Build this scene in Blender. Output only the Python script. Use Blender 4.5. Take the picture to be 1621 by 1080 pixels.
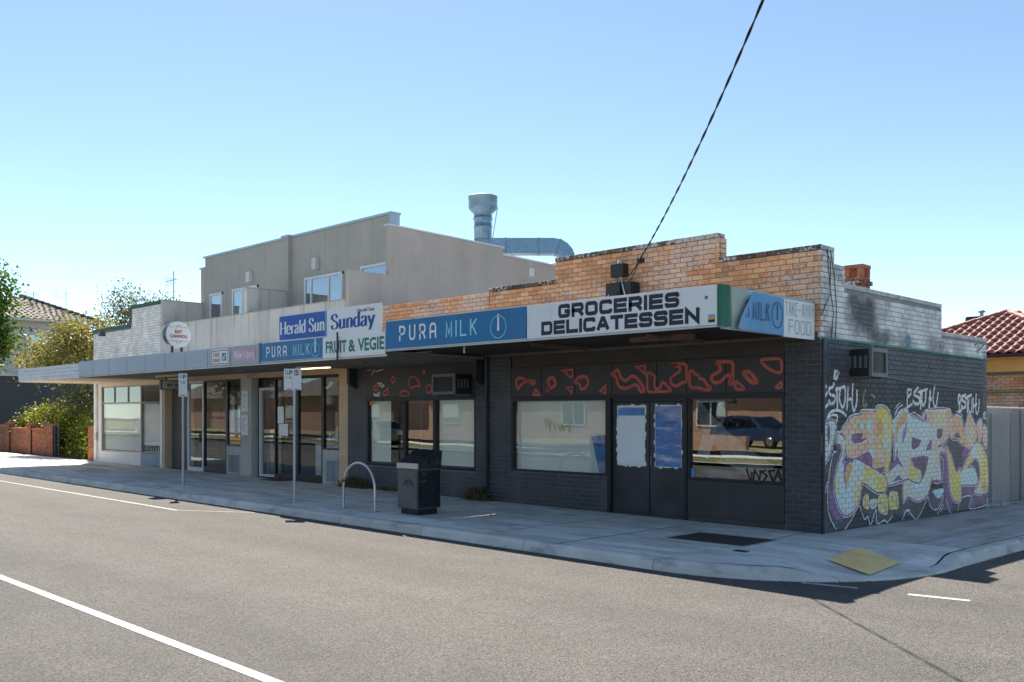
import bpy, bmesh, math, random
from mathutils import Vector, Matrix, noise as mnoise
from mathutils.geometry import tessellate_polygon
random.seed(7)
R = math.radians
scene = bpy.context.scene
for o in list(bpy.data.objects): bpy.data.objects.remove(o)

# ------------------------------------------------------------------ camera
CAM = (7.04, -13.98, 1.885)
cam_d = bpy.data.cameras.new('camera'); cam = bpy.data.objects.new('camera', cam_d)
scene.collection.objects.link(cam); scene.camera = cam
cam.location = CAM; cam.rotation_euler = (R(90), 0, R(44.8))
cam_d.sensor_width = 36; cam_d.lens = 36*1500/1621; cam_d.shift_y = 115/1621
cam_d.clip_start = .1; cam_d.clip_end = 2000
# ------------------------------------------------------------------ world, sun, exposure
SUN = Vector((-.65, .39, 1)).normalized()
ELEV = math.asin(SUN.z); AZ = math.atan2(SUN.x, SUN.y)
w = bpy.data.worlds.new('World'); scene.world = w; w.use_nodes = True
nt = w.node_tree; nt.nodes.clear()
sky = nt.nodes.new('ShaderNodeTexSky'); sky.sky_type = 'NISHITA'; sky.sun_disc = False
sky.sun_elevation = ELEV; sky.sun_rotation = AZ; sky.altitude = 0; sky.air_density = .52; sky.dust_density = .1; sky.ozone_density = 1.0
bg = nt.nodes.new('ShaderNodeBackground'); bg.inputs[1].default_value = .086
wo = nt.nodes.new('ShaderNodeOutputWorld')
tint = nt.nodes.new('ShaderNodeMix'); tint.data_type = 'RGBA'; tint.blend_type = 'MULTIPLY'; tint.inputs[0].default_value = 1; tint.inputs[7].default_value = (.98, .985, .85, 1)   # daylight white balance, the same over the whole sky
nt.links.new(sky.outputs[0], tint.inputs[6]); nt.links.new(tint.outputs[2], bg.inputs[0]); nt.links.new(bg.outputs[0], wo.inputs[0])
sd = bpy.data.lights.new('sun', 'SUN'); sd.energy = 3.6; sd.angle = R(.5); sd.color = (1, .92, .8)
so = bpy.data.objects.new('sun', sd); scene.collection.objects.link(so)
so.rotation_euler = SUN.to_track_quat('Z', 'Y').to_euler(); so.location = (-20, 10, 30)
vs = scene.view_settings; vs.view_transform = 'Standard'; vs.look = 'None'; vs.gamma = 1; vs.exposure = 1.72; vs.use_curve_mapping = False

# ------------------------------------------------------------------ materials
MATS = {}
def newmat(name):
    m = bpy.data.materials.new(name); m.use_nodes = True; n = m.node_tree.nodes; n.clear()
    out = n.new('ShaderNodeOutputMaterial'); MATS[name] = m
    return m, n, m.node_tree.links, out
def mixc(n, l, fac, a, b, mode='MIX'):
    x = n.new('ShaderNodeMix'); x.data_type = 'RGBA'; x.blend_type = mode
    for s, v in ((0, fac), (6, a), (7, b)):
        if hasattr(v, 'links') or hasattr(v, 'is_output'): l.new(v, x.inputs[s])
        else:
            x.inputs[s].default_value = v if s == 0 else (v[0], v[1], v[2], 1)
    return x.outputs[2]
def noise_(n, l, vec, scale, detail=3, rough=.6):
    t = n.new('ShaderNodeTexNoise'); t.inputs['Scale'].default_value = scale; t.inputs['Detail'].default_value = detail
    t.inputs['Roughness'].default_value = rough; l.new(vec, t.inputs['Vector']); return t.outputs['Fac']
def rng(n, l, v, a, b, c=0, d=1):
    x = n.new('ShaderNodeMapRange'); x.clamp = True; l.new(v, x.inputs[0])
    for i, q in enumerate((a, b, c, d)): x.inputs[i+1].default_value = q
    return x.outputs[0]
def pos(n, l, sc=(1, 1, 1), off=(0, 0, 0)):
    g = n.new('ShaderNodeNewGeometry'); mp = n.new('ShaderNodeMapping')
    l.new(g.outputs['Position'], mp.inputs[0]); mp.inputs['Scale'].default_value = sc; mp.inputs['Location'].default_value = off
    return mp.outputs[0]
def randv(n, l):
    oi = n.new('ShaderNodeObjectInfo'); at = n.new('ShaderNodeAttribute'); at.attribute_name = 'rnd'
    a = n.new('ShaderNodeMath'); a.operation = 'ADD'; l.new(oi.outputs['Random'], a.inputs[0]); l.new(at.outputs['Fac'], a.inputs[1])
    f = n.new('ShaderNodeMath'); f.operation = 'FRACT'; l.new(a.outputs[0], f.inputs[0]); return f.outputs[0]
def M(name, col, rough=.8, var=.14, scale=2.5, fine=.1, fscale=60, bump=.15, metal=0, rnd=None, stains=(), spec=.4, coat=0):
    """plain material: base colour, broad and fine variation, optional stains [(colour, scale xyz, lo, hi, strength)], random per piece rnd=colour"""
    if name in MATS: return MATS[name]
    m, n, l, out = newmat(name)
    b = n.new('ShaderNodeBsdfPrincipled'); l.new(b.outputs[0], out.inputs[0])
    p = pos(n, l); c = None
    if rnd: c = mixc(n, l, randv(n, l), col, rnd)
    big = noise_(n, l, p, scale, 4); lo = tuple(x*(1-var) for x in col); hi = tuple(min(1, x*(1+var)) for x in col)
    if c is None: c = mixc(n, l, rng(n, l, big, .3, .7), lo, hi)
    else: c = mixc(n, l, rng(n, l, big, .3, .7, 0, 1), c, mixc(n, l, 1.0, c, (1-var, 1-var, 1-var), 'MULTIPLY'))
    fn = noise_(n, l, p, fscale, 2)
    if fine: c = mixc(n, l, 1.0, c, mixc(n, l, rng(n, l, fn, .3, .7), (1-fine,)*3, (1+fine,)*3), 'MULTIPLY')
    for i, (sc, ss, a, bb, st) in enumerate(stains):
        k = rng(n, l, noise_(n, l, pos(n, l, ss, (i*7.3, i*3.1, i*1.7)), 1, 5, .65), a, bb, 0, st)
        c = mixc(n, l, k, c, sc)
    l.new(c, b.inputs['Base Color']); b.inputs['Metallic'].default_value = metal
    b.inputs['Specular IOR Level'].default_value = spec; b.inputs['Coat Weight'].default_value = coat
    l.new(rng(n, l, big, .3, .7, max(.02, rough-.08), min(1, rough+.08)), b.inputs['Roughness'])
    if bump:
        bp = n.new('ShaderNodeBump'); bp.inputs['Strength'].default_value = bump; bp.inputs['Distance'].default_value = .01
        l.new(fn, bp.inputs['Height']); l.new(bp.outputs[0], b.inputs['Normal'])
    return m
def glass_mat(name, f0=.07, tint=(.9, .93, .92), wav=.0):
    """thin pane: mirror reflection growing towards grazing angles, same from both sides"""
    m, n, l, out = newmat(name)
    t = n.new('ShaderNodeBsdfTransparent'); t.inputs[0].default_value = (*tint, 1)
    g = n.new('ShaderNodeBsdfGlossy'); g.inputs['Roughness'].default_value = .012; g.inputs[0].default_value = (.95, .97, 1, 1)
    geo = n.new('ShaderNodeNewGeometry'); d = n.new('ShaderNodeVectorMath'); d.operation = 'DOT_PRODUCT'; l.new(geo.outputs['Normal'], d.inputs[0]); l.new(geo.outputs['Incoming'], d.inputs[1])
    def mth(op, a, b=None):
        x = n.new('ShaderNodeMath'); x.operation = op
        for i, v in enumerate((a, b)):
            if v is None: continue
            if isinstance(v, (int, float)): x.inputs[i].default_value = v
            else: l.new(v, x.inputs[i])
        return x.outputs[0]
    k = mth('POWER', mth('SUBTRACT', 1.0, mth('ABSOLUTE', d.outputs['Value'])), 5.0)
    fac = mth('ADD', mth('MULTIPLY', k, 1-f0), f0)
    if wav:
        bp = n.new('ShaderNodeBump'); bp.inputs['Strength'].default_value = wav; bp.inputs['Distance'].default_value = .05
        l.new(noise_(n, l, pos(n, l), 1.2, 1), bp.inputs['Height']); l.new(bp.outputs[0], g.inputs['Normal'])
    x = n.new('ShaderNodeMixShader'); l.new(fac, x.inputs[0]); l.new(t.outputs[0], x.inputs[1]); l.new(g.outputs[0], x.inputs[2])
    l.new(x.outputs[0], out.inputs[0]); return m
def asphalt():
    m, n, l, out = newmat('asphalt'); b = n.new('ShaderNodeBsdfPrincipled'); l.new(b.outputs[0], out.inputs[0])
    p = pos(n, l)
    big = noise_(n, l, pos(n, l, (.06, .42, 1)), 1, 3); mid = noise_(n, l, p, 1.3, 5)
    v = n.new('ShaderNodeTexVoronoi'); v.inputs['Scale'].default_value = 88; l.new(p, v.inputs['Vector'])
    bw = n.new('ShaderNodeRGBToBW'); l.new(v.outputs['Color'], bw.inputs[0])
    c = mixc(n, l, rng(n, l, bw.outputs[0], .2, .85), (.032, .030, .029), (.17, .163, .153))
    c = mixc(n, l, rng(n, l, v.outputs['Distance'], .25, .7, 0, .55), c, (.04, .038, .037))
    c = mixc(n, l, 1.0, c, mixc(n, l, rng(n, l, big, .3, .7), (.78, .79, .81), (1.2, 1.18, 1.15)), 'MULTIPLY')
    c = mixc(n, l, 1.0, c, mixc(n, l, rng(n, l, mid, .3, .7), (.9, .9, .9), (1.1, 1.1, 1.1)), 'MULTIPLY')
    c = mixc(n, l, rng(n, l, noise_(n, l, p, .7, 6, .75), .6, .74, 0, .4), c, (.05, .048, .047))
    sx = n.new('ShaderNodeSeparateXYZ'); l.new(p, sx.inputs[0])
    wy = n.new('ShaderNodeMath'); wy.operation = 'MULTIPLY_ADD'; l.new(noise_(n, l, pos(n, l, (.1, .3, 1)), 1, 2), wy.inputs[0]); wy.inputs[1].default_value = 2.2; l.new(sx.outputs[1], wy.inputs[2])
    c = mixc(n, l, 1.0, c, mixc(n, l, rng(n, l, wy.outputs[0], -12.2, -6.5), (.74, .74, .75), (1.1, 1.09, 1.07)), 'MULTIPLY')
    tr = n.new('ShaderNodeMath'); tr.operation = 'SINE'; k2 = n.new('ShaderNodeMath'); k2.operation = 'MULTIPLY'; l.new(wy.outputs[0], k2.inputs[0]); k2.inputs[1].default_value = 3.9; l.new(k2.outputs[0], tr.inputs[0])
    c = mixc(n, l, 1.0, c, mixc(n, l, rng(n, l, tr.outputs[0], -1, 1), (.95, .95, .95), (1.05, 1.05, 1.05)), 'MULTIPLY')
    c = mixc(n, l, rng(n, l, noise_(n, l, pos(n, l, (2.3, 3.1, 1), (3, 8, 0)), 1, 2), .74, .79, 0, .55), c, (.035, .034, .034))
    l.new(c, b.inputs['Base Color']); b.inputs['Roughness'].default_value = .85; b.inputs['Specular IOR Level'].default_value = .35
    bp = n.new('ShaderNodeBump'); bp.inputs['Strength'].default_value = .6; bp.inputs['Distance'].default_value = .008
    l.new(v.outputs['Distance'], bp.inputs['Height']); bp.invert = True; l.new(bp.outputs[0], b.inputs['Normal'])
    return m
asphalt()
def zband_paint(name, cols, rough=.6, stains=(), smudges=()):
    """painted wall: paint colour by height band [(z, colour)...] with ragged edges"""
    m, n, l, out = newmat(name); b = n.new('ShaderNodeBsdfPrincipled'); l.new(b.outputs[0], out.inputs[0])
    p = pos(n, l); g = n.new('ShaderNodeSeparateXYZ'); l.new(p, g.inputs[0])
    nz = noise_(n, l, p, 3, 4); c = cols[0][1]
    r = randv(n, l)
    zz = n.new('ShaderNodeMath'); zz.operation = 'MULTIPLY_ADD'; l.new(nz, zz.inputs[0]); zz.inputs[1].default_value = .06; l.new(g.outputs[2], zz.inputs[2])
    for z, cc in cols[1:]:
        c = mixc(n, l, rng(n, l, zz.outputs[0], z+.02, z+.04), c, cc)
    c = mixc(n, l, 1.0, c, mixc(n, l, r, (.85, .85, .86), (1.1, 1.1, 1.1)), 'MULTIPLY')
    c = mixc(n, l, 1.0, c, mixc(n, l, rng(n, l, noise_(n, l, p, 1.7, 5), .3, .7), (.78, .78, .8), (1.2, 1.2, 1.2)), 'MULTIPLY')
    for i, (sc, ss, a, bb, st) in enumerate(stains):
        k = rng(n, l, noise_(n, l, pos(n, l, ss, (i*7.3, i*3.1, i*1.7)), 1, 5, .65), a, bb, 0, st)
        c = mixc(n, l, k, c, sc)
    for (y, z, ry, rz, st, sc) in smudges:
        mp = pos(n, l, (0, 1/ry, 1/rz), (0, -y/ry, -z/rz)); nn = noise_(n, l, p, 2.6, 5, .7)
        ln = n.new('ShaderNodeVectorMath'); ln.operation = 'LENGTH'; l.new(mp, ln.inputs[0])
        ad = n.new('ShaderNodeMath'); ad.operation = 'MULTIPLY_ADD'; l.new(nn, ad.inputs[0]); ad.inputs[1].default_value = 1.3; l.new(ln.outputs['Value'], ad.inputs[2])
        c = mixc(n, l, rng(n, l, ad.outputs[0], 1.75, 1.05, 0, st), c, sc)
    l.new(c, b.inputs['Base Color']); b.inputs['Roughness'].default_value = rough; b.inputs['Specular IOR Level'].default_value = .35
    bp = n.new('ShaderNodeBump'); bp.inputs['Strength'].default_value = .3; bp.inputs['Distance'].default_value = .006
    l.new(noise_(n, l, p, 55, 3), bp.inputs['Height']); l.new(bp.outputs[0], b.inputs['Normal'])
    return m
def leaf_mat(name, a, b_, trans=.4):
    m, n, l, out = newmat(name); at = n.new('ShaderNodeAttribute'); at.attribute_name = 'rnd'
    c = mixc(n, l, at.outputs['Fac'], a, b_)
    d = n.new('ShaderNodeBsdfPrincipled'); d.inputs['Roughness'].default_value = .5; d.inputs['Specular IOR Level'].default_value = .3; l.new(c, d.inputs['Base Color'])
    t = n.new('ShaderNodeBsdfTranslucent'); l.new(mixc(n, l, 1.0, c, (1.5, 1.4, .7), 'MULTIPLY'), t.inputs[0])
    x = n.new('ShaderNodeMixShader'); x.inputs[0].default_value = trans; l.new(d.outputs[0], x.inputs[1]); l.new(t.outputs[0], x.inputs[2]); l.new(x.outputs[0], out.inputs[0])
    return m
def spray(name, cols, scale=1.1, rough=.6):
    """spray paint that drifts between several colours"""
    m, n, l, out = newmat(name); b = n.new('ShaderNodeBsdfPrincipled'); l.new(b.outputs[0], out.inputs[0])
    c = cols[0]
    for i, cc in enumerate(cols[1:]):
        c = mixc(n, l, rng(n, l, noise_(n, l, pos(n, l, (1, 1, .7), (i*5.1+2, i*2.3, i*9.7)), scale, 2), .47, .6), c, cc)
    c = mixc(n, l, 1.0, c, mixc(n, l, rng(n, l, noise_(n, l, pos(n, l), 14, 4), .3, .7), (.88,)*3, (1.08,)*3), 'MULTIPLY')
    l.new(c, b.inputs['Base Color']); b.inputs['Roughness'].default_value = rough; return m
def emis(name, col, st):
    m, n, l, out = newmat(name); e = n.new('ShaderNodeEmission'); e.inputs[0].default_value = (*col, 1); e.inputs[1].default_value = st; l.new(e.outputs[0], out.inputs[0]); return m

# ------------------------------------------------------------------ mesh helpers
COL = scene.collection
ORG = {}
def tag(o, label=None, cat=None, group=None, kind=None):
    if label: o['label'] = label
    if cat: o['category'] = cat
    if group: o['group'] = group
    if kind: o['kind'] = kind
    return o
def thing(name, loc, label, cat, group=None):
    o = bpy.data.objects.new(name, None); COL.objects.link(o); o.location = loc; o.empty_display_size = .2
    ORG[o] = Vector(loc); return tag(o, label, cat, group)
class MB:
    def __init__(s): s.v = []; s.f = []; s.r = []; s.sm = []
    def add(s, vs, fs, r=0, sm=False):
        k = len(s.v); s.v += [tuple(v) for v in vs]; s.f += [tuple(i+k for i in f) for f in fs]; s.r += [r]*len(fs); s.sm += [sm]*len(fs); return s
    def box(s, x0, x1, y0, y1, z0, z1, b=0, r=0):
        x0, x1 = sorted((x0, x1)); y0, y1 = sorted((y0, y1)); z0, z1 = sorted((z0, z1))
        if not b:
            return s.add([(x0,y0,z0),(x1,y0,z0),(x1,y1,z0),(x0,y1,z0),(x0,y0,z1),(x1,y0,z1),(x1,y1,z1),(x0,y1,z1)],
                [(0,3,2,1),(4,5,6,7),(0,1,5,4),(1,2,6,5),(2,3,7,6),(3,0,4,7)], r)
        bm = bmesh.new(); bmesh.ops.create_cube(bm, size=1)
        for v in bm.verts: v.co = ((x0+x1)/2+v.co.x*(x1-x0), (y0+y1)/2+v.co.y*(y1-y0), (z0+z1)/2+v.co.z*(z1-z0))
        bmesh.ops.bevel(bm, geom=list(bm.edges), offset=min(b, (x1-x0)*.45, (y1-y0)*.45, (z1-z0)*.45), segments=2, affect='EDGES')
        bm.verts.index_update(); s.add([v.co[:] for v in bm.verts], [[v.index for v in f.verts] for f in bm.faces], r); bm.free(); return s
    def obox(s, c, sx, sy, sz, rz=0, rx=0, ry=0, b=0):
        t = MB().box(-sx/2, sx/2, -sy/2, sy/2, -sz/2, sz/2, b)
        mt = Matrix.Translation(c) @ Matrix.Rotation(rz, 4, 'Z') @ Matrix.Rotation(ry, 4, 'Y') @ Matrix.Rotation(rx, 4, 'X')
        return s.add([mt @ Vector(v) for v in t.v], t.f)
    def prism(s, poly, z0, z1, axis='z'):
        """polygon (a,b) extruded; axis z: (x,y); axis y: (x,z) along y; axis x: (y,z) along x"""
        ar = sum(poly[i][0]*poly[(i+1) % len(poly)][1]-poly[(i+1) % len(poly)][0]*poly[i][1] for i in range(len(poly)))
        if ar < 0: poly = poly[::-1]
        f = {'z': lambda a, b, t: (a, b, t), 'y': lambda a, b, t: (a, t, b), 'x': lambda a, b, t: (t, a, b)}[axis]
        n = len(poly); vs = [f(a, b, z0) for a, b in poly]+[f(a, b, z1) for a, b in poly]
        fs = [tuple(range(n))[::-1], tuple(range(n, 2*n))]+[(i, (i+1) % n, n+(i+1) % n, n+i) for i in range(n)]
        if axis == 'y': fs = [q[::-1] for q in fs]
        return s.add(vs, fs)
    def tube(s, path, r, n=8, cap=True, sm=True):
        P = [Vector(p) for p in path]; rr = r if isinstance(r, (list, tuple)) else [r]*len(P); k0 = len(s.v); vs = []; fs = []
        up = Vector((0, 0, 1))
        for i, p in enumerate(P):
            d = (P[min(i+1, len(P)-1)]-P[max(i-1, 0)]).normalized()
            a = d.cross(up if abs(d.z) < .95 else Vector((1, 0, 0))).normalized(); b = d.cross(a)
            for k in range(n):
                t = 2*math.pi*k/n; vs.append(p+rr[i]*(math.cos(t)*a+math.sin(t)*b))
        for i in range(len(P)-1):
            for k in range(n):
                fs.append((i*n+k, i*n+(k+1) % n, (i+1)*n+(k+1) % n, (i+1)*n+k))
        s.add(vs, fs, sm=sm)
        if cap: s.add(vs[:n], [tuple(range(n))]); s.add(vs[-n:], [tuple(range(n))[::-1]])
        return s
    def lathe(s, prof, c=(0, 0, 0), n=24, axis='z', sm=True):
        vs = []; fs = []
        for (r, h) in prof:
            for k in range(n):
                t = 2*math.pi*k/n; a, b = r*math.cos(t), r*math.sin(t)
                q = (a, b, h) if axis == 'z' else (h, a, b) if axis == 'x' else (a, h, b)
                vs.append((c[0]+q[0], c[1]+q[1], c[2]+q[2]))
        for i in range(len(prof)-1):
            for k in range(n): fs.append((i*n+k, i*n+(k+1) % n, (i+1)*n+(k+1) % n, (i+1)*n+k))
        return s.add(vs, fs, sm=sm)
    def build(s, name, mat, parent=None, org=None, fixn=False):
        o0 = ORG.get(parent, Vector((0, 0, 0))) if parent else Vector(org or (0, 0, 0))
        me = bpy.data.meshes.new(name); me.from_pydata([(v[0]-o0.x, v[1]-o0.y, v[2]-o0.z) for v in s.v], [], s.f)
        if any(s.r):
            a = me.attributes.new('rnd', 'FLOAT', 'FACE'); a.data.foreach_set('value', s.r)
        if any(s.sm): me.polygons.foreach_set('use_smooth', s.sm)
        if fixn:
            bm = bmesh.new(); bm.from_mesh(me); bmesh.ops.recalc_face_normals(bm, faces=bm.faces); bm.to_mesh(me); bm.free()
        me.validate(); me.update()
        if mat: me.materials.append(MATS[mat] if isinstance(mat, str) else mat)
        o = bpy.data.objects.new(name, me); COL.objects.link(o)
        if parent: o.parent = parent; ORG[o] = o0
        else: o.location = o0; ORG[o] = o0
        return o
def B(*a, **k): return MB().box(*a, **k)
def gz(x, y=0): return -.005*max(-60, min(x, 30))-.017*max(0, min(y, 25))
# photo pixel -> point on the wall plane x = const / y = const (used to trace lettering and graffiti where they stand)
_a = R(45.2); _F = (-math.cos(_a), math.sin(_a)); _R = (math.sin(_a), math.cos(_a))
def _ray(px, py):
    q = (px-810.5)/1500; return (_F[0]+q*_R[0], _F[1]+q*_R[1], (655-py)/1500)
def onX(px, py, x=0):
    d = _ray(px, py); t = (x-CAM[0])/d[0]; return (CAM[1]+t*d[1], CAM[2]+t*d[2])
def onY(px, py, y=0):
    d = _ray(px, py); t = (y-CAM[1])/d[1]; return (CAM[0]+t*d[0], CAM[2]+t*d[2])

# ------------------------------------------------------------------ 2D drawing: strokes, polygons, lettering -> triangles in (u, v)
def catmull(pts, closed=False, n=6):
    P = [Vector(p[:2]) for p in pts]; out = []; m = len(P)
    for i in range(m if closed else m-1):
        g = lambda k: P[k % m] if closed else P[max(0, min(m-1, k))]
        p0, p1, p2, p3 = g(i-1), g(i), g(i+1), g(i+2)
        for k in range(n):
            t = k/n; out.append(.5*((2*p1)+(p2-p0)*t+(2*p0-5*p1+4*p2-p3)*t*t+(3*p1-p0-3*p2+p3)*t**3))
    if not closed: out.append(P[-1])
    return [tuple(p) for p in out]
def rounded(pts, r, closed=False, n=4):
    P = [Vector(p[:2]) for p in pts]; m = len(P); out = []
    for i in range(m):
        if (not closed and i in (0, m-1)) or (len(pts[i]) > 2) or r <= 0: out.append(P[i]); continue
        a, b, c = P[i-1], P[i], P[(i+1) % m]
        d1 = (a-b); d2 = (c-b); k = min(r, d1.length*.48, d2.length*.48); p1 = b+d1.normalized()*k; p2 = b+d2.normalized()*k
        for j in range(n+1):
            t = j/n; out.append(p1*(1-t)**2+b*2*t*(1-t)+p2*t*t)
    return [tuple(p) for p in out]
_sid = [0]
def stroke(pts, w, closed=False, nib=None, taper=False):
    """ribbon triangles along a polyline; nib = thin width: verticals take w, horizontals take nib"""
    P = [Vector(p) for p in pts]; n = len(P); L = []; Rr = []
    for i in range(n):
        a = P[i-1] if (i or closed) else P[i]; c = P[(i+1) % n] if (i < n-1 or closed) else P[i]
        d1 = (P[i]-a); d2 = (c-P[i])
        if d1.length < 1e-9: d1 = d2
        if d2.length < 1e-9: d2 = d1
        if d1.length < 1e-9: d1 = d2 = Vector((1, 0))
        d1 = d1.normalized(); d2 = d2.normalized(); t = d1+d2
        t = t.normalized() if t.length > 1e-6 else d1
        nn = Vector((-t.y, t.x)); n1 = Vector((-d1.y, d1.x)); k = 1/max(.45, nn.dot(n1))
        hw = w/2
        if nib is not None: hw = (nib+(w-nib)*abs(t.y)**1.3)/2
        if taper: hw *= .25+.75*math.sin(math.pi*min(1, (i+.15)/(n-.7)))
        L.append(P[i]+nn*hw*k); Rr.append(P[i]-nn*hw*k)
    T = []; _sid[0] += 1; k_ = _sid[0]
    for i in range(n if closed else n-1):
        j = (i+1) % n; T += [(tuple(L[i]), tuple(Rr[i]), tuple(Rr[j]), k_), (tuple(L[i]), tuple(Rr[j]), tuple(L[j]), k_)]
    return T
def poly(pts):
    vv = [Vector((p[0], p[1], 0)) for p in pts]; _sid[0] += 1
    return [tuple(tuple(vv[i][:2]) for i in t)+(_sid[0],) for t in tessellate_polygon([vv])]
def ell(cx, cy, a, b, n=14): return [(cx+a*math.cos(2*math.pi*k/n), cy+b*math.sin(2*math.pi*k/n)) for k in range(n)]
GL = {'A': [[(0,0),(.42,1,1),(.58,1,1),(1,0)],[(.17,.3),(.83,.3)]], 'a': [[(0,0),(0,1),(1,1),(1,0)],[(0,.42),(1,.42)]],
 'C': [[(1,.72),(1,1),(0,1),(0,0),(1,0),(1,.28)]], 'D': ['c',[(0,0,1),(0,1,1),(1,1),(1,0)]], 'E': [[(1,1),(0,1,1),(0,0,1),(1,0)],[(0,.5),(.93,.5)]],
 'F': [[(1,1),(0,1,1),(0,0)],[(0,.5),(.85,.5)]], 'G': [[(1,.72),(1,1),(0,1),(0,0),(1,0),(1,.46,1),(.55,.46)]], 'I': [[(0,0),(0,1)]],
 'K': [[(0,0),(0,1)],[(1,1),(.05,.47)],[(.3,.6),(1,0)]], 'L': [[(0,1),(0,0,1),(1,0)]], 'M': [[(0,0),(0,1,1),(.5,.2,1),(1,1,1),(1,0)]],
 'N': [[(0,0),(0,1,1),(1,0,1),(1,1)]], 'O': ['c',[(0,0),(0,1),(1,1),(1,0)]], 'P': [[(0,0),(0,1,1),(1,1),(1,.44),(0,.44,1)]],
 'R': [[(0,0),(0,1,1),(1,1),(1,.44),(0,.44)],[(.62,.44),(1,0)]], 'S': [[(1,.74),(1,1),(0,1),(0,.52),(1,.52),(1,0),(0,0),(0,.26)]],
 'T': [[(0,1),(1,1)],[(.5,1),(.5,0)]], 'U': [[(0,1),(0,0),(1,0),(1,1)]], 'V': [[(0,1),(.5,0,1),(1,1)]], 'W': [[(0,1),(.25,0,1),(.5,.85,1),(.75,0,1),(1,1)]],
 'Y': [[(0,1),(.5,.5,1),(1,1)],[(.5,.5),(.5,0)]], '-': [[(0,.5),(1,.5)]], '&': [[(1,0),(.2,.72),(.25,1),(.65,1),(.68,.72),(.05,.38),(0,0),(.7,0),(1,.42)]],
 '1': [[(0,.75),(.5,1,1),(.5,0)]], '4': [[(.75,0),(.75,1,1),(0,.3,1),(1,.3)]], '7': [[(0,1),(1,1,1),(.3,0)]], '0': ['c',[(0,0),(0,1),(1,1),(1,0)]], '/': [[(0,0),(1,1)]]}
def caps(text, u0, u1, v0, v1, sw, gap=.28, rr=.3, wi=.0, narrow={}):
    """squared capital lettering filling the box u0..u1, v0..v1 with stroke width sw"""
    ws = [wi if ch == 'I' else .55 if ch == ' ' else narrow.get(ch, 1.) for ch in text]
    T = []; n = len(text); avail = (u1-u0)-n*sw; unit = avail/(sum(ws)+gap*(n-1)); x = u0
    for ch, ww in zip(text, ws):
        W = ww*unit
        if ch != ' ':
            g = GL[ch]; cl = g[0] == 'c'
            for st in (g[1:] if cl else g):
                pts = [(x+sw/2+p[0]*W, v0+sw/2+p[1]*(v1-v0-sw))+tuple(p[2:]) for p in st]
                if not cl and ch not in 'SCG':
                    for e0, e1 in ((0, 1), (-1, -2)):
                        a_, b_ = Vector(pts[e0][:2]), Vector(pts[e1][:2]); d_ = (a_-b_).normalized()
                        ax_ = abs(d_.x) < .05 or abs(d_.y) < .05; pts[e0] = tuple(a_+d_*sw*(.5 if ax_ else .35))
                pts = rounded(pts, rr*min(max(W, sw), v1-v0), cl); T += stroke(pts, sw, cl)
        x += W+sw+gap*unit
    return T
SG = {'H': (.8,[[(.14,0),(.14,1)],[(.66,0),(.66,1)],[(.14,.5),(.66,.5)]],[(.14,0),(.14,1),(.66,0),(.66,1)]),
 'e': (.52,[['c',(.07,.36),(.44,.36),(.42,.55),(.26,.66),(.1,.52),(.06,.32),(.12,.1),(.27,.0),(.45,.12)]],[]),
 'r': (.42,[[(.12,0),(.12,.64)],['c',(.12,.42),(.2,.58),(.37,.64)]],[(.12,0)]),
 'a': (.52,[['c',(.08,.5),(.18,.65),(.33,.62),(.38,.46),(.38,.25),(.39,.08),(.5,.03)],['c',(.38,.38),(.18,.32),(.07,.17),(.16,.01),(.38,.13)]],[]),
 'l': (.26,[[(.13,0),(.13,1)]],[(.13,0)]), 'd': (.56,[[(.42,0),(.42,1)],['c',(.42,.55),(.26,.66),(.1,.52),(.06,.32),(.12,.08),(.26,0),(.42,.13)]],[]),
 'S': (.62,[['c',(.5,.76),(.42,.95),(.27,1),(.12,.9),(.11,.73),(.27,.57),(.44,.45),(.53,.27),(.46,.07),(.29,0),(.13,.06),(.07,.26)]],[]),
 'u': (.58,[['c',(.12,.64),(.12,.3),(.14,.08),(.24,.01),(.43,.13)],[(.44,.64),(.44,0)]],[]),
 'n': (.58,[[(.12,0),(.12,.64)],['c',(.12,.5),(.28,.65),(.41,.58),(.44,.42),(.44,.2),(.44,0)]],[(.12,0),(.44,0)]),
 'y': (.54,[[(.07,.64),(.27,.04)],['c',(.48,.64),(.37,.34),(.27,.04),(.16,-.22),(.04,-.24)]],[(.07,.64),(.48,.64)]),
 'N': (.8,[[(.12,0),(.12,1)],[(.12,1),(.68,0)],[(.68,0),(.68,1)]],[(.12,0),(.12,1),(.68,1)]),
 'o': (.54,[['cc',(.27,.66),(.07,.52),(.07,.14),(.27,0),(.47,.14),(.47,.52)]],[]),
 'w': (.72,[[(.06,.64),(.2,0)],[(.2,0),(.36,.6)],[(.36,.6),(.5,0)],[(.5,0),(.66,.64)]],[(.06,.64),(.66,.64)]),
 'O': (.78,[['cc',(.39,1),(.14,.88),(.07,.5),(.14,.12),(.39,0),(.64,.12),(.71,.5),(.64,.88)]],[]),
 'p': (.56,[[(.12,-.28),(.12,.64)],['c',(.12,.54),(.28,.66),(.44,.52),(.48,.32),(.44,.1),(.28,0),(.12,.12)]],[(.12,-.28)]), ' ': (.3,[],[])}
def serif(text, u0, u1, v0, v1, thick=.13, thin=.045):
    tot = sum(SG[c][0] for c in text); sx = (u1-u0)/tot; sy = (v1-v0); x = u0; T = []
    for ch in text:
        w_, sts, ser = SG[ch]
        for st in sts:
            if st[0] in ('c', 'cc'): p = catmull(st[1:], st[0] == 'cc', 5)
            else: p = st
            q = [(x+a*sx, v0+b*sy) for a, b in p]; T += stroke(q, thick*sx*1.25, st[0] == 'cc', thin*sy)
        for a, b in ser:
            k = .02*sy; y = v0+b*sy+(k if b < .3 else -k); T += stroke([(x+(a-.12)*sx, y), (x+(a+.12)*sx, y)], .045*sy)
        x += w_*sx
    return T
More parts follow.
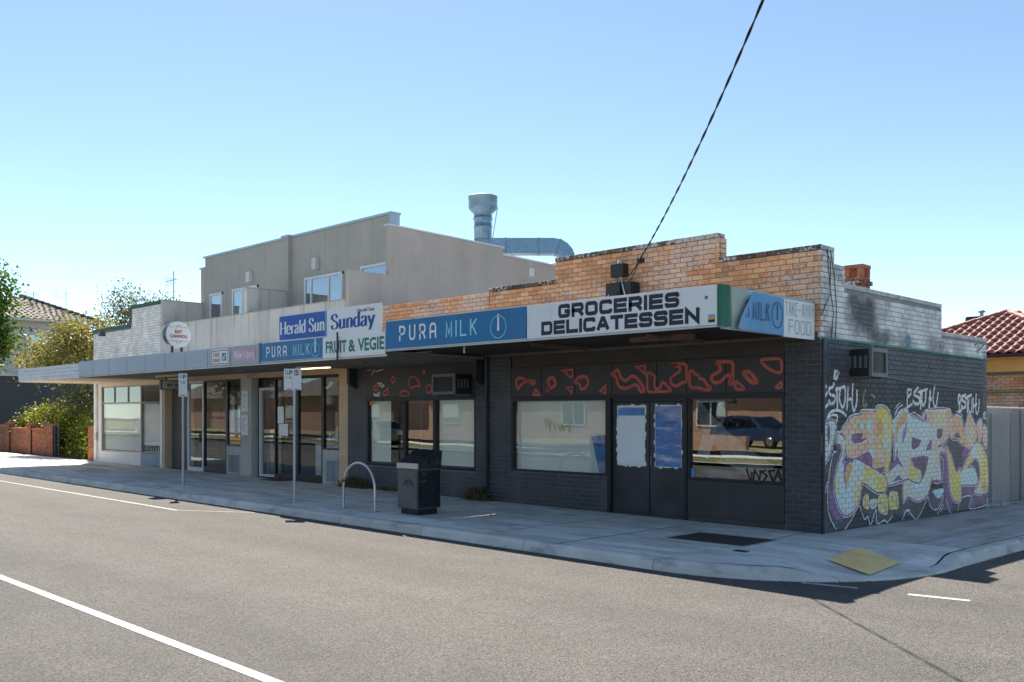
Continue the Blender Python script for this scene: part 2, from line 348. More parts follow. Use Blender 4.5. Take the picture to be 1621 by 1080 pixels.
def by_shape(T):
    G = {}
    for t in T: G.setdefault(t[3], []).append(t[:3])
    return list(G.values())
def plane_mesh(T, fn, name, mat, parent, split=False):
    """triangles (u,v) laid on a surface by fn; each shape a hair proud of the one before"""
    o_, a_, b_ = Vector(fn(0, 0)), Vector(fn(1, 0)), Vector(fn(0, 1)); nr = (a_-o_).cross(b_-o_).normalized()
    if nr.dot(Vector(CAM)-o_) < 0: nr = -nr
    mb = MB(); o = None
    for i, sh in enumerate(by_shape(T)):
        for t in sh: mb.add([Vector(fn(*p))+nr*(.00012*(i % 8)) for p in t], [(0, 1, 2)])
        if split: o = mb.build(name, mat, parent); mb = MB()
    return o if split else mb.build(name, mat, parent)
def fontT(text, u0, u1, v0, v1, bold=0):
    c = bpy.data.curves.new('lettering', 'FONT'); c.body = text; c.offset = bold; c.resolution_u = 2
    o = bpy.data.objects.new('lettering', c); COL.objects.link(o)
    me = bpy.data.meshes.new_from_object(o.evaluated_get(bpy.context.evaluated_depsgraph_get())); me.calc_loop_triangles()
    V = [v.co for v in me.vertices]; T = []
    if V:
        x0, x1 = min(v.x for v in V), max(v.x for v in V); y0, y1 = min(v.y for v in V), max(v.y for v in V)
        g = lambda v: (u0+(v.x-x0)/(x1-x0)*(u1-u0), v0+(v.y-y0)/(y1-y0)*(v1-v0))
        _sid[0] += 1; T = [tuple(g(V[i]) for i in t.vertices)+(_sid[0],) for t in me.loop_triangles]
    bpy.data.objects.remove(o); bpy.data.curves.remove(c); bpy.data.meshes.remove(me); return T

# ------------------------------------------------------------------ brick laying
BL, BH, PL, PH = .23, .076, .24, .086
def lay(segs, v0, v1, holes=(), u_off=0):
    """segs [(u0,u1,top)]; holes [(u0,u1,v0,v1)] -> bricks (u0,u1,va,vb)"""
    out = []; k = math.floor(v0/PH)
    while k*PH < v1:
        va = k*PH; vb = va+BH; vm = va+BH/2; k += 1
        if va < v0-.001: continue
        iv = [[a, b] for a, b, t in segs if t >= vb-.005 and vb <= v1+.005]
        iv.sort(); mg = []
        for a, b in iv:
            if mg and a-mg[-1][1] < .005: mg[-1][1] = b
            else: mg.append([a, b])
        for (h0, h1, hv0, hv1) in holes:
            if hv0-.03 < vm < hv1+.03:
                nx = []
                for a, b in mg:
                    if h1 <= a or h0 >= b: nx.append([a, b])
                    else:
                        if h0-a > .02: nx.append([a, h0])
                        if b-h1 > .02: nx.append([h1, b])
                mg = nx
        off = u_off+(PL/2 if k % 2 else 0)
        for a, b in mg:
            i = math.floor((a-off)/PL)
            while off+i*PL < b:
                p, q = max(a, off+i*PL), min(b, off+i*PL+BL); i += 1
                if q-p > .025: out.append((p, q, va, vb))
    return out
def brick_geo(u0, u1, v0, v1, ch=.004, d=.05, dep=0):
    """one brick, face towards -y, chamfered front"""
    y = -dep
    vs = [(u0,d,v0),(u1,d,v0),(u1,d,v1),(u0,d,v1),(u0,y+ch,v0),(u1,y+ch,v0),(u1,y+ch,v1),(u0,y+ch,v1),(u0+ch,y,v0+ch),(u1-ch,y,v0+ch),(u1-ch,y,v1-ch),(u0+ch,y,v1-ch)]
    fs = [(0,1,5,4),(1,2,6,5),(2,3,7,6),(3,0,4,7),(4,5,9,8),(5,6,10,9),(6,7,11,10),(7,4,8,11),(8,9,10,11)]
    return vs, fs
_bm = {}
def put_bricks(bricks, mat, parent, name, frame, limit=300, stuffname=None, ch=.004, jit=.0):
    """frame 'front' (u=x, face -y at y0) or 'side' (u=y, face +x at x0); the nearest ones as objects, the rest joined"""
    kind, c0 = frame; o0 = ORG[parent]
    def ctr(b): return (b[0], c0, b[2]) if kind == 'front' else (c0, b[0], b[2])
    bs = sorted(bricks, key=lambda b: sum((p-q)**2 for p, q in zip(ctr(b), CAM)))
    for b in bs[:limit]:
        key = (name, round(b[1]-b[0], 3), ch)
        if key not in _bm:
            vs, fs = brick_geo(0, b[1]-b[0], 0, b[3]-b[2], ch); me = bpy.data.meshes.new(name); me.from_pydata(vs, [], fs); me.materials.append(MATS[mat]); _bm[key] = me
        o = bpy.data.objects.new(name, _bm[key]); COL.objects.link(o); o.parent = parent; dj = random.uniform(-jit, jit)
        if kind == 'front': o.location = Vector((b[0], c0-dj, b[2]))-o0
        else: o.location = Vector((c0+dj, b[0], b[2]))-o0; o.rotation_euler = (0, 0, R(90))
    if bs[limit:]:
        mb = MB()
        for b in bs[limit:]:
            vs, fs = brick_geo(*b, ch, dep=random.uniform(-jit, jit))
            if kind == 'front': vs = [(x, y+c0, z) for x, y, z in vs]
            else: vs = [(c0-y, x, z) for x, y, z in vs]
            mb.add(vs, fs, random.uniform(.01, .99))
        o = mb.build(stuffname or name+'_courses', mat, parent); tag(o, kind='stuff')

# ================================================================== SETTING: ground, road, footpath
M('dirt', (.13, .11, .07), .95, .3, .4, .3, 30)
M('dry_lawn', (.26, .24, .13), .95, .3, .5, .3, 25)
M('grassy', (.12, .13, .04), .95, .35, .5, .35, 25, stains=(((.22, .17, .06), (.4, .4, .4), .45, .65, .7),))
M('concrete', (.72, .69, .64), .85, .16, 1.1, .09, 90, .12, rnd=(.78, .755, .70), stains=(((.34, .33, .31), (.45, 2.4, 1), .46, .62, .55), ((.9, .89, .86), (.6, 3.2, 1), .52, .62, .55), ((.3, .29, .27), (1.1, 1.3, 1), .54, .66, .5), ((.16, .155, .15), (7, 7, 7), .62, .7, .45)))
M('concrete_dark', (.44, .42, .40), .85, .2, 1.0, .1, 80, .12, rnd=(.52, .5, .48), stains=(((.2, .195, .19), (2.4, .35, 1), .47, .62, .6), ((.62, .61, .6), (3.4, .3, 1), .54, .64, .5), ((.2, .2, .2), (1.2, 1.2, 1), .56, .68, .5)))
M('kerb_concrete', (.60, .58, .54), .85, .2, 1.6, .12, 70, .2, rnd=(.7, .68, .64), stains=(((.1, .1, .1), (1.5, 1.5, 6), .52, .72, .6), ((.55, .55, .53), (3, 3, 3), .6, .7, .5)))
M('line_paint', (.44, .43, .41), .7, .08, 3, .1, 50, .2, stains=(((.13, .125, .12), (16, 16, 16), .54, .62, .85), ((.15, .145, .14), (2.5, 5, 3), .54, .7, .7)))
M('tactile_tan', (.98, .64, .27), .85, .12, 3, .12, 60, .2)
M('joint_dirt', (.05, .045, .04), .95, .3, 4)
M('iron_lid', (.055, .047, .042), .75, .2, 5, .15, 60, .3, stains=(((.2, .19, .17), (30, 30, 30), .66, .72, .7),))
g = B(-700, 700, -700, 700, -1.6, -1.5).build('ground', 'dirt'); tag(g, kind='structure')
def sheet(xs, ys, zf, name, mat, parent=None):
    nx, ny = len(xs), len(ys)
    mb = MB().add([(x, y, zf(x, y)) for y in ys for x in xs], [(j*nx+i, j*nx+i+1, (j+1)*nx+i+1, (j+1)*nx+i) for j in range(ny-1) for i in range(nx-1)])
    return mb.build(name, mat, parent)
def frange(a, b, n): return [a+(b-a)*i/n for i in range(n+1)]
RZ = -.15
road = sheet([-300, -60, 30, 300], [-16.6, -3.6], lambda x, y: gz(x)+RZ, 'road', 'asphalt'); tag(road, kind='structure')
sroad = sheet([-.5, 10.5], frange(-3.6, 25, 10)+[80], lambda x, y: gz(x, y)+RZ, 'side_road', 'asphalt'); tag(sroad, kind='structure')
lz = lambda x, y: gz(x, y)+RZ+.004
def ribbon(name, pts, wd, parent):
    T = stroke(pts, wd); return plane_mesh(T, lambda u, v: (u, v, lz(u, v)), name, 'line_paint', parent)
ribbon('centre_line', [(-120+i*6, -10.15) for i in range(24)], .11, road)
ribbon('parking_line', [(-60, -5.1), (-30, -5.1), (-11.5, -5.06)], .07, road)
ribbon('parking_line', [(-11.5, -5.06), (-10.0, -4.15)], .04, road)
for i in range(6):
    x = 1.46+i*1.2; ribbon('give_way_dash', [(x, -3.40+i*.19), (x+.63, -3.25+i*.17)], .1, road if i < 0 else sroad)
# kerb path
KY, KX, KR = -3.9, 2.35, 2.6
kc = (KX-KR, KY+KR)
def kpath(s):
    """s = 0 at the start of the corner arc; returns point, outward normal, kerb height factor"""
    L = KR*math.pi/2
    if s <= 0: p, nn = (kc[0]+s, KY), (0, -1)
    elif s < L:
        t = -math.pi/2+s/KR; p, nn = (kc[0]+KR*math.cos(t), kc[1]+KR*math.sin(t)), (math.cos(t), math.sin(t))
    else: p, nn = (KX, kc[1]+(s-L)), (1, 0)
    sm = lambda a, b, x: max(0, min(1, (x-a)/(b-a)))
    h = 1-sm(1.55, 2.25, s)*(1-sm(4.2, 4.75, s)); return p, nn, h*h*(3-2*h)
kerb = bpy.data.objects.new('kerb', None); COL.objects.link(kerb); tag(kerb, kind='structure'); ORG[kerb] = Vector((0, 0, 0))
prof = [(-.17, -.3), (-.17, -.004), (-.05, 0), (-.015, -.012), (.012, -.045), (.035, -.125), (.05, -.14), (.05, -.3)]
s = -.1-2.35*24
while s < 30:
    e = s+2.35-.014; n = 2 if e < 0 or s > 5 else 10; vs = []; fs = []
    if s < 4.6 < e: e = e
    for i in range(n+1):
        q = s+(e-s)*i/n; p, nn, h = kpath(q); jig = .006*mnoise.noise(Vector((q*1.3, 0, 0)))
        for (a, z) in prof:
            zz = gz(p[0], p[1])+(z if z < -.2 else z*h-(1-h)*.12 if z > -.13 else z)+jig
            vs.append((p[0]+nn[0]*(a+jig), p[1]+nn[1]*(a+jig), zz))
    m_ = len(prof)
    for i in range(n):
        for k in range(m_-1): fs.append((i*m_+k, i*m_+k+1, (i+1)*m_+k+1, (i+1)*m_+k))
    fs += [tuple(range(m_))[::-1], tuple(range(n*m_, n*m_+m_))]
    MB().add(vs, fs).build('kerb_stone', 'kerb_concrete', kerb, fixn=True); s += 2.35
# footpath
fp = bpy.data.objects.new('footpath', None); COL.objects.link(fp); tag(fp, kind='structure'); ORG[fp] = Vector((0, 0, 0))
def slab(x0, x1, y0, y1, mat='concrete', nx=1, ny=1, zf=None):
    dz = random.uniform(-.002, .002); gx = .027; zf = zf or (lambda x, y: gz(x, y)); c = .004
    xs = [x0+gx]+[x0+gx+c]+frange(x0+gx+c, x1-gx-c, nx)[1:]+[x1-gx]; ys = [y0+gx, y0+gx+c]+frange(y0+gx+c, y1-gx-c, ny)[1:]+[y1-gx]
    def z(i, j, x, y): return zf(x, y)+dz-(.006 if i in (0, len(xs)-1) or j in (0, len(ys)-1) else 0)
    k = len(xs); vs = [(x, y, z(i, j, x, y)) for j, y in enumerate(ys) for i, x in enumerate(xs)]
    fs = [(j*k+i, j*k+i+1, (j+1)*k+i+1, (j+1)*k+i) for j in range(len(ys)-1) for i in range(k-1)]
    mb = MB().add(vs, fs); a, b, c2, d = (x0+gx, y0+gx), (x1-gx, y0+gx), (x1-gx, y1-gx), (x0+gx, y1-gx)
    return mb.build('slab', mat, fp)
sheet([-60, -.2], [-3.74, .3], lambda x, y: gz(x, y)-.011, 'slab_bed', 'joint_dirt', fp)
x = -.25; widths = [1.9, 1.55, 1.75]; i = 0
while x > -58:
    w_ = widths[i % 3]; i += 1
    far = x < -29.5
    slab(x-w_, x, -3.73, -1.85, 'concrete'); slab(x-w_, x, -1.85, .02 if not far else -.1, 'concrete'); x -= w_
# corner apron with the pram ramp
def dip(x, y):
    t = math.atan2(y-kc[1], x-kc[0]); r = math.hypot(x-kc[0], y-kc[1])
    s_ = (t+math.pi/2)*KR if y < kc[1] else KR*math.pi/2+(y-kc[1])
    _, _, h = kpath(s_); d = r if y < kc[1] else x-kc[0]
    k = max(0, min(1, (d-1.0)/1.44)); return gz(x, y)-.12*(1-h)*k*k*(3-2*k)
mb = MB(); NR, NT = 14, 26; vs = []; rin = 2.425
for i in range(NR+1):
    for j in range(NT+1):
        t = -math.pi/2+math.pi/2*j/NT; r_ = rin*i/NR; x, y = kc[0]+r_*math.cos(t)+.006, kc[1]+r_*math.sin(t)-.006; vs.append((x, y, dip(x, y)))
fs = [(i*(NT+1)+j, (i+1)*(NT+1)+j, (i+1)*(NT+1)+j+1, i*(NT+1)+j+1) for i in range(NR) for j in range(NT)]
mb.add(vs, fs).build('corner_slab', 'concrete', fp)
slab(kc[0], kc[0]+rin, kc[1], .0, 'concrete', 12, 8, dip)
sheet([-.3, 2.2], [-3.75, .1], lambda x, y: gz(x, y)-.2, 'slab_bed', 'concrete_dark', fp)
y = 0.0
for k in range(12):
    slab(-.02, 2.18, y, y+2.3, 'concrete_dark', 1, 1); y += 2.3
sheet([-.1, 2.2], [0, 27], lambda x, y: gz(x, y)-.011, 'slab_bed', 'joint_dirt', fp)
leaf_mat('dead_leaf', (.12, .07, .03), (.42, .3, .12), .1)
mb = MB(); rl = random.Random(5)
for i in range(260):
    q_ = rl.uniform(-14, 7) if i % 3 else rl.uniform(-2, 5); p_, n_, _ = kpath(q_); o_ = abs(rl.gauss(0, .08))+.045; x_, y_ = p_[0]+n_[0]*o_, p_[1]+n_[1]*o_; z_ = gz(x_, y_)+RZ+.006; a_ = rl.uniform(0, 6.3); L_ = rl.uniform(.012, .035)
    d_ = Vector((math.cos(a_), math.sin(a_), rl.uniform(-.1, .4)))*L_; e_ = Vector((-math.sin(a_), math.cos(a_), rl.uniform(-.1, .3)))*L_*.5; c_ = Vector((x_, y_, z_)); mb.add([c_, c_+d_*.5+e_, c_+d_, c_+d_*.5-e_], [(0, 1, 2, 3)], rl.uniform(.01, 1))
tag(mb.build('leaf_litter', 'dead_leaf', None, (0, -3.9, -.15)), 'scattered dry leaf litter lying in the gutter along the kerb', 'leaf litter', None, 'stuff')
# yard ground beside the left shop (behind the brick fence) and behind the buildings
yd = sheet([-80, -28.8], [.3, 30], lambda x, y: gz(x)-.02, 'garden_ground', 'dirt'); tag(yd, kind='structure')
yd = sheet([-60, 0.1], [7.6, 60], lambda x, y: gz(x, y)-.06, 'yard_ground', 'dirt'); tag(yd, kind='structure')
# across the street (seen in the shop windows)
fo = sheet([-300, -60, 30, 300], [-16.9, -16.6], lambda x, y: gz(x)-.02, 'opposite_kerb', 'kerb_concrete'); tag(fo, kind='structure')
fo = sheet([-300, -60, 30, 300], [-20.2, -16.9], lambda x, y: gz(x)-.01, 'nature_strip', 'grassy'); tag(fo, kind='structure')
fo = sheet([-300, -60, 30, 300], [-22, -20.2], lambda x, y: gz(x), 'opposite_footpath', 'concrete'); tag(fo, kind='structure')
fo = sheet([-300, -60, 30, 300], [-60, -22], lambda x, y: gz(x)+.2, 'front_gardens', 'dry_lawn'); tag(fo, kind='structure')
# pads and covers let into the footpath
t = thing('tactile_pad', (1.5, -1.75, gz(1.5)), 'straw coloured tactile ground pad set into the corner footpath', 'tactile pad')
q = [(1.16, -2.14), (1.07, -1.0), (1.83, -1.40), (1.9, -2.5)]
MB().add([(x, y, dip(x, y)+.014) for x, y in q], [(3, 2, 1, 0)]).build('pad', 'tactile_tan', t)
mb = MB()
for i in range(10):
    for j in range(14):
        a, b = (i+.5)/10, (j+.5)/14
        px = (q[0][0]*(1-a)+q[3][0]*a)*(1-b)+(q[1][0]*(1-a)+q[2][0]*a)*b; py = (q[0][1]*(1-a)+q[3][1]*a)*(1-b)+(q[1][1]*(1-a)+q[2][1]*a)*b
        z = dip(px, py)+.012; mb.add([(px-.014, py-.014, z), (px+.014, py-.014, z), (px+.014, py+.014, z), (px-.014, py+.014, z), (px, py, z+.006)], [(0,1,4),(1,2,4),(2,3,4),(3,0,4)])
tag(mb.build('studs', 'tactile_tan', t), kind='stuff')
M('pit_frame', (.5, .5, .48), .8, .15, 4)
t = thing('pit_cover', (-.75, -1.7, gz(-.75)), 'large dark rectangular service pit cover in the footpath by the corner', 'pit cover')
z = gz(-.75)+.003
for a in ((-1.5, .02, -2.29, -2.17), (-1.5, .02, -1.25, -1.13), (-1.5, -1.4, -2.17, -1.25), (-.08, .02, -2.17, -1.25)): B(*a, z-.05, z+.004).build('surround', 'pit_frame', t)
for a in ((-1.395, -.745), (-.735, -.085)): B(a[0], a[1], -2.165, -1.255, z-.05, z+.005).build('lid', 'iron_lid', t)
o = B(.02, .22, -2.62, -2.5, z-.05, z+.004, b=.003).build('valve_cover', 'iron_lid', None, (.12, -2.56, z-.05)); tag(o, 'small dark valve cover beside the large pit cover', 'valve cover')

# ================================================================== CORNER SHOP (dark painted brick, orange parapet)
def brickmat(name, a, b_, lichen=0, effl=.55, e0=.56):
    m, n, l, out = newmat(name); s_ = n.new('ShaderNodeBsdfPrincipled'); l.new(s_.outputs[0], out.inputs[0])
    p = pos(n, l); r = randv(n, l); c = mixc(n, l, r, a, b_)
    c = mixc(n, l, 1.0, c, mixc(n, l, rng(n, l, noise_(n, l, p, 30, 4), .3, .7), (.8,)*3, (1.15,)*3), 'MULTIPLY')
    r2 = n.new('ShaderNodeMath'); r2.operation = 'MULTIPLY'; l.new(r, r2.inputs[0]); r2.inputs[1].default_value = 7.13
    f2 = n.new('ShaderNodeMath'); f2.operation = 'FRACT'; l.new(r2.outputs[0], f2.inputs[0])
    c = mixc(n, l, rng(n, l, f2.outputs[0], .78, .95, 0, .5), c, (.22, .12, .08))
    if effl: c = mixc(n, l, rng(n, l, noise_(n, l, pos(n, l, (.9, .9, 1.6), (4, 1, 2)), 1, 5, .7), .52, .7, 0, .5), c, (.3, .15, .08))
    if effl:
        big = rng(n, l, noise_(n, l, pos(n, l, (.55, 1, .9)), 1, 3), .42, .62); sm = noise_(n, l, p, 15, 5, .7)
        k = n.new('ShaderNodeMath'); k.operation = 'MULTIPLY_ADD'; l.new(big, k.inputs[0]); k.inputs[1].default_value = .22; l.new(sm, k.inputs[2])
        c = mixc(n, l, rng(n, l, k.outputs[0], e0+.06, e0+.16, 0, effl), c, (.62, .58, .54))
    l.new(c, s_.inputs['Base Color']); s_.inputs['Roughness'].default_value = .85; s_.inputs['Specular IOR Level'].default_value = .25
    bp = n.new('ShaderNodeBump'); bp.inputs['Strength'].default_value = .4; bp.inputs['Distance'].default_value = .006
    l.new(noise_(n, l, p, 70, 4), bp.inputs['Height']); l.new(bp.outputs[0], s_.inputs['Normal']); return m
brickmat('brick_orange', (.58, .25, .11), (.78, .43, .23))
brickmat('brick_orange_red', (.68, .27, .1), (.78, .36, .15), e0=.5)
brickmat('brick_coping', (.05, .042, .036), (.16, .125, .1), effl=.75, e0=.52)
brickmat('brick_fence', (.36, .1, .045), (.55, .2, .09), effl=.2, e0=.66)
brickmat('brick_house', (.52, .25, .09), (.66, .36, .16), effl=0)
M('mortar', (.17, .14, .12), .95, .2, 6, .2, 80, .4)
M('mortar_pale', (.5, .46, .4), .95, .15, 6, .2, 80, .4)
dk = (.062, .064, .070)
zband_paint('paint_dark', [(0, dk), (9, dk)], .5, stains=(((.13, .135, .15), (1.1, 1.1, .5), .5, .75, .7), ((.35, .36, .36), (14, 14, 14), .71, .75, .8)))
zband_paint('paint_side', [(-5, (.052, .054, .06)), (2.46, (.088, .095, .112)), (3.06, (.76, .755, .74))], .6,
            stains=(((.045, .05, .06), (1, .9, 1.4), .56, .68, .75), ((.13, .13, .15), (1, 2, 1.5), .55, .7, .5), ((.25, .3, .34), (2, 3, 3), .68, .74, .4)),
            smudges=((1.55, 3.55, .75, .5, .95, (.05, .05, .055)), (1.15, 3.75, .3, .35, .8, (.06, .06, .06)), (2.2, 3.2, .6, .2, .85, (.05, .05, .055)), (3.3, 3.15, .45, .22, .6, (.09, .085, .09)), (4.5, 3.2, .35, .25, .6, (.1, .095, .11)), (5.9, 3.2, .5, .2, .5, (.12, .12, .13)), (.35, 2.6, .35, .7, .6, (.03, .04, .05))))
M('mortar_dark', (.13, .133, .14), .8, .3, 3, .15, 60, .2)
M('mortar_side', (.06, .06, .065), .8, .25, 3, .15, 60, .2)
M('mortar_white', (.3, .29, .28), .9, .25, 3, .2, 60, .2)
M('dark_render', (.07, .062, .058), .75, .25, 1.5, .12, 40, .15, stains=(((.1, .085, .08), (1, 1, 3), .5, .7, .5),))
M('dark_sheet', (.05, .047, .048), .5, .2, 2, .06, 40, .04, stains=(((.06, .06, .062), (1.5, 1.5, 2.5), .5, .7, .6),))
M('dark_frame', (.018, .019, .022), .45, .2, 5, .05)
M('door_paint', (.04, .043, .05), .42, .25, 1.6, .08, 30, .06, stains=(((.06, .066, .078), (1.6, 1, 1.2), .48, .68, .6),))
M('roof_iron', (.42, .43, .44), .5, .15, 2, metal=.3)
M('soffit_dark', (.03, .03, .036), .6, .25, 2)
M('pipe_dark', (.03, .032, .038), .45)
M('teal_pipe', (.03, .26, .2), .5, .2, 8)
M('grey_pipe', (.16, .17, .19), .5)
glass_mat('shop_glass', .06, (.95, .97, .96), .02)
glass_mat('dark_glass', .17, (.8, .84, .85), .02)
M('cream_paper', (.84, .85, .77), .8, .05, 1.2, .02, 40, .05, stains=(((.76, .77, .66), (.8, 1, .6), .5, .7, .6),))
M('room_dark', (.06, .055, .055), .9, .3, 1)
M('room_floor', (.12, .1, .085), .8, .3, 1)

shop = thing('corner_shop', (-6.3, 3.5, 0), 'single storey corner shop of dark painted and orange brick with a graffiti side wall', 'shop')
XW = -12.65
front_seg = [(XW, -5.63, 4.47), (-5.63, -1.85, 4.90), (-1.85, 0, 4.47)]
# openings (x0,x1,z0,z1)
H = [(-6.88, -.62, .70, 3.09), (-4.30, -.62, -.2, .75), (-11.88, -7.95, .64, 3.2)]
fb = lay([(XW, -.002, 9)], -.17, 3.09, H)
put_bricks(fb, 'paint_dark', shop, 'front_brick', ('front', 0), 0, 'front_wall_bricks', .005, .0015)
pb = lay(front_seg, 3.1, 5.0)
pr = [b for b in pb if (b[0]+b[1])/2 > -7.52]; pl_ = [b for b in pb if (b[0]+b[1])/2 <= -7.52]
vis = [b for b in pr if b[2] > 3.55]
put_bricks(vis, 'brick_orange', shop, 'brick', ('front', 0), 300, 'parapet_bricks', .005, .003)
put_bricks([b for b in pr if b[2] <= 3.55]+[], 'brick_orange', shop, 'brick', ('front', 0), 0, 'parapet_lower_bricks')
put_bricks(pl_, 'brick_orange_red', shop, 'brick', ('front', 0), 0, 'parapet_red_bricks', .005, .003)
# cores (mortar) behind the bricks
def front_core(x0, x1, z0, z1, mat, rec, y1=.22):
    B(x0, x1, rec, y1, z0, z1).build('wall_core', mat, shop)
for (a, b, z0, z1) in ((XW, -11.88, -.3, 3.09), (-11.88, -7.95, -.3, .64), (-7.95, -6.88, -.3, 3.09), (-6.88, -4.30, -.3, .70), (-.62, -.004, -.3, 3.09)): front_core(a, b, z0, z1, 'mortar_dark', .004)
for (a, b, t) in front_seg: front_core(a, b-.004, 3.09, t-.004, 'mortar', .008)
# coping: bricks on edge along the top, dark with lichen
def coping_front(x0, x1, z, n):
    for i in range(n):
        a = x0+(x1-x0)*i/n; b = x0+(x1-x0)*(i+1)/n-.01
        vs, fs = brick_geo(a, b, z, z+.08, .006, .235, random.uniform(.008, .016)); mb = MB().add(vs, fs); k = len(mb.v)
        mb.add([(a, 0, z+.0795), (b, 0, z+.0795), (b, .235, z+.0795), (a, .235, z+.0795)], [(0, 1, 2, 3)]); mb.build('coping_brick', 'brick_coping', shop)
coping_front(-1.85, 0, 4.473, 8); coping_front(-5.63, -1.88, 4.903, 16); coping_front(-7.52, -5.63, 4.473, 8)
# right cheek of the raised block
put_bricks([(0.0, .23, 4.473+.086*k, 4.473+.086*k+.076) for k in range(5)], 'brick_orange', shop, 'brick', ('side', -1.85), 300)
B(-2.0, -1.854, .004, .226, 4.4, 4.898).build('wall_core', 'mortar', shop)
# shopfront, right bay
def window(x0, x1, z0, z1, gl, name='window', fr='dark_frame', y=.03, t=.045, parent=None, dep=.07):
    par = parent or shop
    f = MB().box(x0, x1, y-.03, y+dep, z0, z0+t).box(x0, x1, y-.03, y+dep, z1-t, z1).box(x0, x0+t, y-.028, y+dep, z0+t, z1-t).box(x1-t, x1, y-.028, y+dep, z0+t, z1-t).build(name+'_frame', fr, par)
    B(x0+t-.004, x1-t+.004, y+.02, y+.026, z0+t-.004, z1-t+.004).build('pane', gl, f); return f
B(-6.88, -.62, .03, .22, 2.84, 3.09).build('lintel', 'dark_render', shop)
ps = [-6.87, -6.0, -5.12, -4.2, -3.16, -2.52, -1.72, -.63]
for i in range(7): B(ps[i]+.006, ps[i+1]-.006, .0, .04, 2.235, 2.835, b=.003).build('sign_panel', 'dark_sheet', shop)
B(-6.88, -.62, -.02, .06, 2.185, 2.23).build('head_rail', 'dark_frame', shop)
window(-6.87, -4.31, .70, 2.185, 'shop_glass'); window(-2.50, -.63, .73, 2.185, 'dark_glass')
B(-6.8, -4.36, .12, .13, .72, 2.17).build('paper_lining', 'cream_paper', shop)
B(-2.50, -.63, .0, .05, .10, .725, b=.004).build('stall_panel', 'dark_sheet', shop)
B(-2.52, -.62, .01, .09, -.1, .095).build('plinth', 'dark_render', shop)
B(-4.30, -4.22, -.015, .1, -.1, 2.185).build('door_jamb', 'dark_frame', shop); B(-2.56, -2.505, -.015, .1, -.1, 2.185).build('door_jamb', 'dark_frame', shop)
B(-4.22, -2.56, .06, .12, -.1, .04).build('door_sill', 'dark_render', shop)
M('torn_paint', (.8, .8, .77), .8, .05); M('white_card', (.84, .86, .87), .6, .03, 2); M('blue_print', (.10, .24, .52), .4, .3, 1.3, .1, 20, stains=(((.5, .42, .55), (.8, 1, 3.5), .46, .6, .85), ((.04, .08, .2), (2, 1, 6), .56, .66, .7), ((.72, .74, .8), (1.4, 1, 8), .58, .66, .6)))
M('ink_black', (.015, .016, .02), .6)
def front_film(T, name, mat, parent, y=-.002): return plane_mesh(T, lambda u, v: (u, y, v), name, mat, parent, name in ('sprayed_shapes', 'sprayed_marks', 'sticker', 'window_tag'))
for (a, b) in ((-4.215, -3.365), (-3.345, -2.565)):
    d = MB().box(a, b, .05, .095, .045, 2.09, b=.003).build('door', 'door_paint', shop)
    g0, g1, h0, h1 = a+.12, b-.1, .93, 2.03
    # ragged pale edging where paper was torn from the glass
    pts = []; rnd_ = random.Random(int(a*100))
    def edge(p, q, nrm):
        n = 14
        for i in range(n):
            t0 = i/n; k = rnd_.choice((.004, .01, .02, .035, .012, .008)); P0 = Vector(p).lerp(Vector(q), t0)+Vector(nrm)*k; P1 = Vector(p).lerp(Vector(q), t0+.9/n)+Vector(nrm)*k; pts.append(P0[:]); pts.append(P1[:])
    edge((g0, h0), (g1, h0), (0, -1)); edge((g1, h0), (g1, h1), (1, 0)); edge((g1, h1), (g0, h1), (0, 1)); edge((g0, h1), (g0, h0), (-1, 0))
    front_film(poly(pts), 'torn_edging', 'torn_paint', d, .0485)
    if a < -4:
        front_film(poly([(g0, h0+.02), (g1, h0+.02), (g1, 1.83), (g0, 1.83)]), 'white_notice', 'white_card', d, .0465)
        front_film(poly([(g0+.01, 1.85), (g1, 1.85), (g1, 2.0), (g0+.01, 2.0)]), 'dark_strip', 'blue_print', d, .0465)
    else: front_film(poly([(g0, h0), (g1, h0), (g1, h1-.01), (g0, h1-.01)]), 'blue_poster', 'blue_print', d, .0465)
    if a > -4: MB().box(a+.02, a+.05, .02, .05, .95, 1.1, b=.004).build('handle', 'grey_pipe', d)
B(-4.22, -2.56, .03, .1, 2.1, 2.184).build('transom', 'dark_frame', shop)
# left bay
B(-11.88, -7.95, .0, .04, 2.29, 3.085, b=.003).build('sign_panel', 'dark_sheet', shop)
B(-11.88, -7.95, .045, .22, 2.24, 3.2).build('lintel', 'dark_render', shop)
B(-11.88, -7.95, -.02, .06, 2.235, 2.285).build('head_rail', 'dark_frame', shop)
window(-11.87, -10.42, .66, 2.235, 'shop_glass'); window(-9.32, -7.96, .66, 2.235, 'shop_glass')
window(-10.41, -9.33, .66, 2.235, 'dark_glass')
B(-9.26, -8.02, .11, .12, .72, 2.19).build('paper_lining', 'cream_paper', shop)
B(-11.8, -11.05, .11, .12, .72, 2.19).build('paper_lining', 'cream_paper', shop)
mb = MB()
M('mesh_wire', (.25, .27, .26), .5, metal=.3)
x0, x1, z0, z1 = -10.34, -9.4, .72, 2.18
def wires(mb, x0, x1, z0, z1, st, wd, put):
    n = int((x1-x0+z1-z0)/st)
    for i in range(n):
        for sg in (1, -1):
            c = i*st; a, b = (x0+c, z0) if c < x1-x0 else (x1, z0+c-(x1-x0)); 
            c2 = (x0, z0+c) if c < z1-z0 else (x0+c-(z1-z0), z1)
            p, q = (a, b), c2
            if sg < 0: p, q = (x0+x1-p[0], p[1]), (x0+x1-q[0], q[1])
            for t in stroke([p, q], wd): mb.add([put(*v) for v in t[:3]], [(0, 1, 2)])
wires(mb, x0, x1, z0, z1, .06, .007, lambda u, v: (u, .085, v)); mb.build('security_mesh', 'mesh_wire', shop)
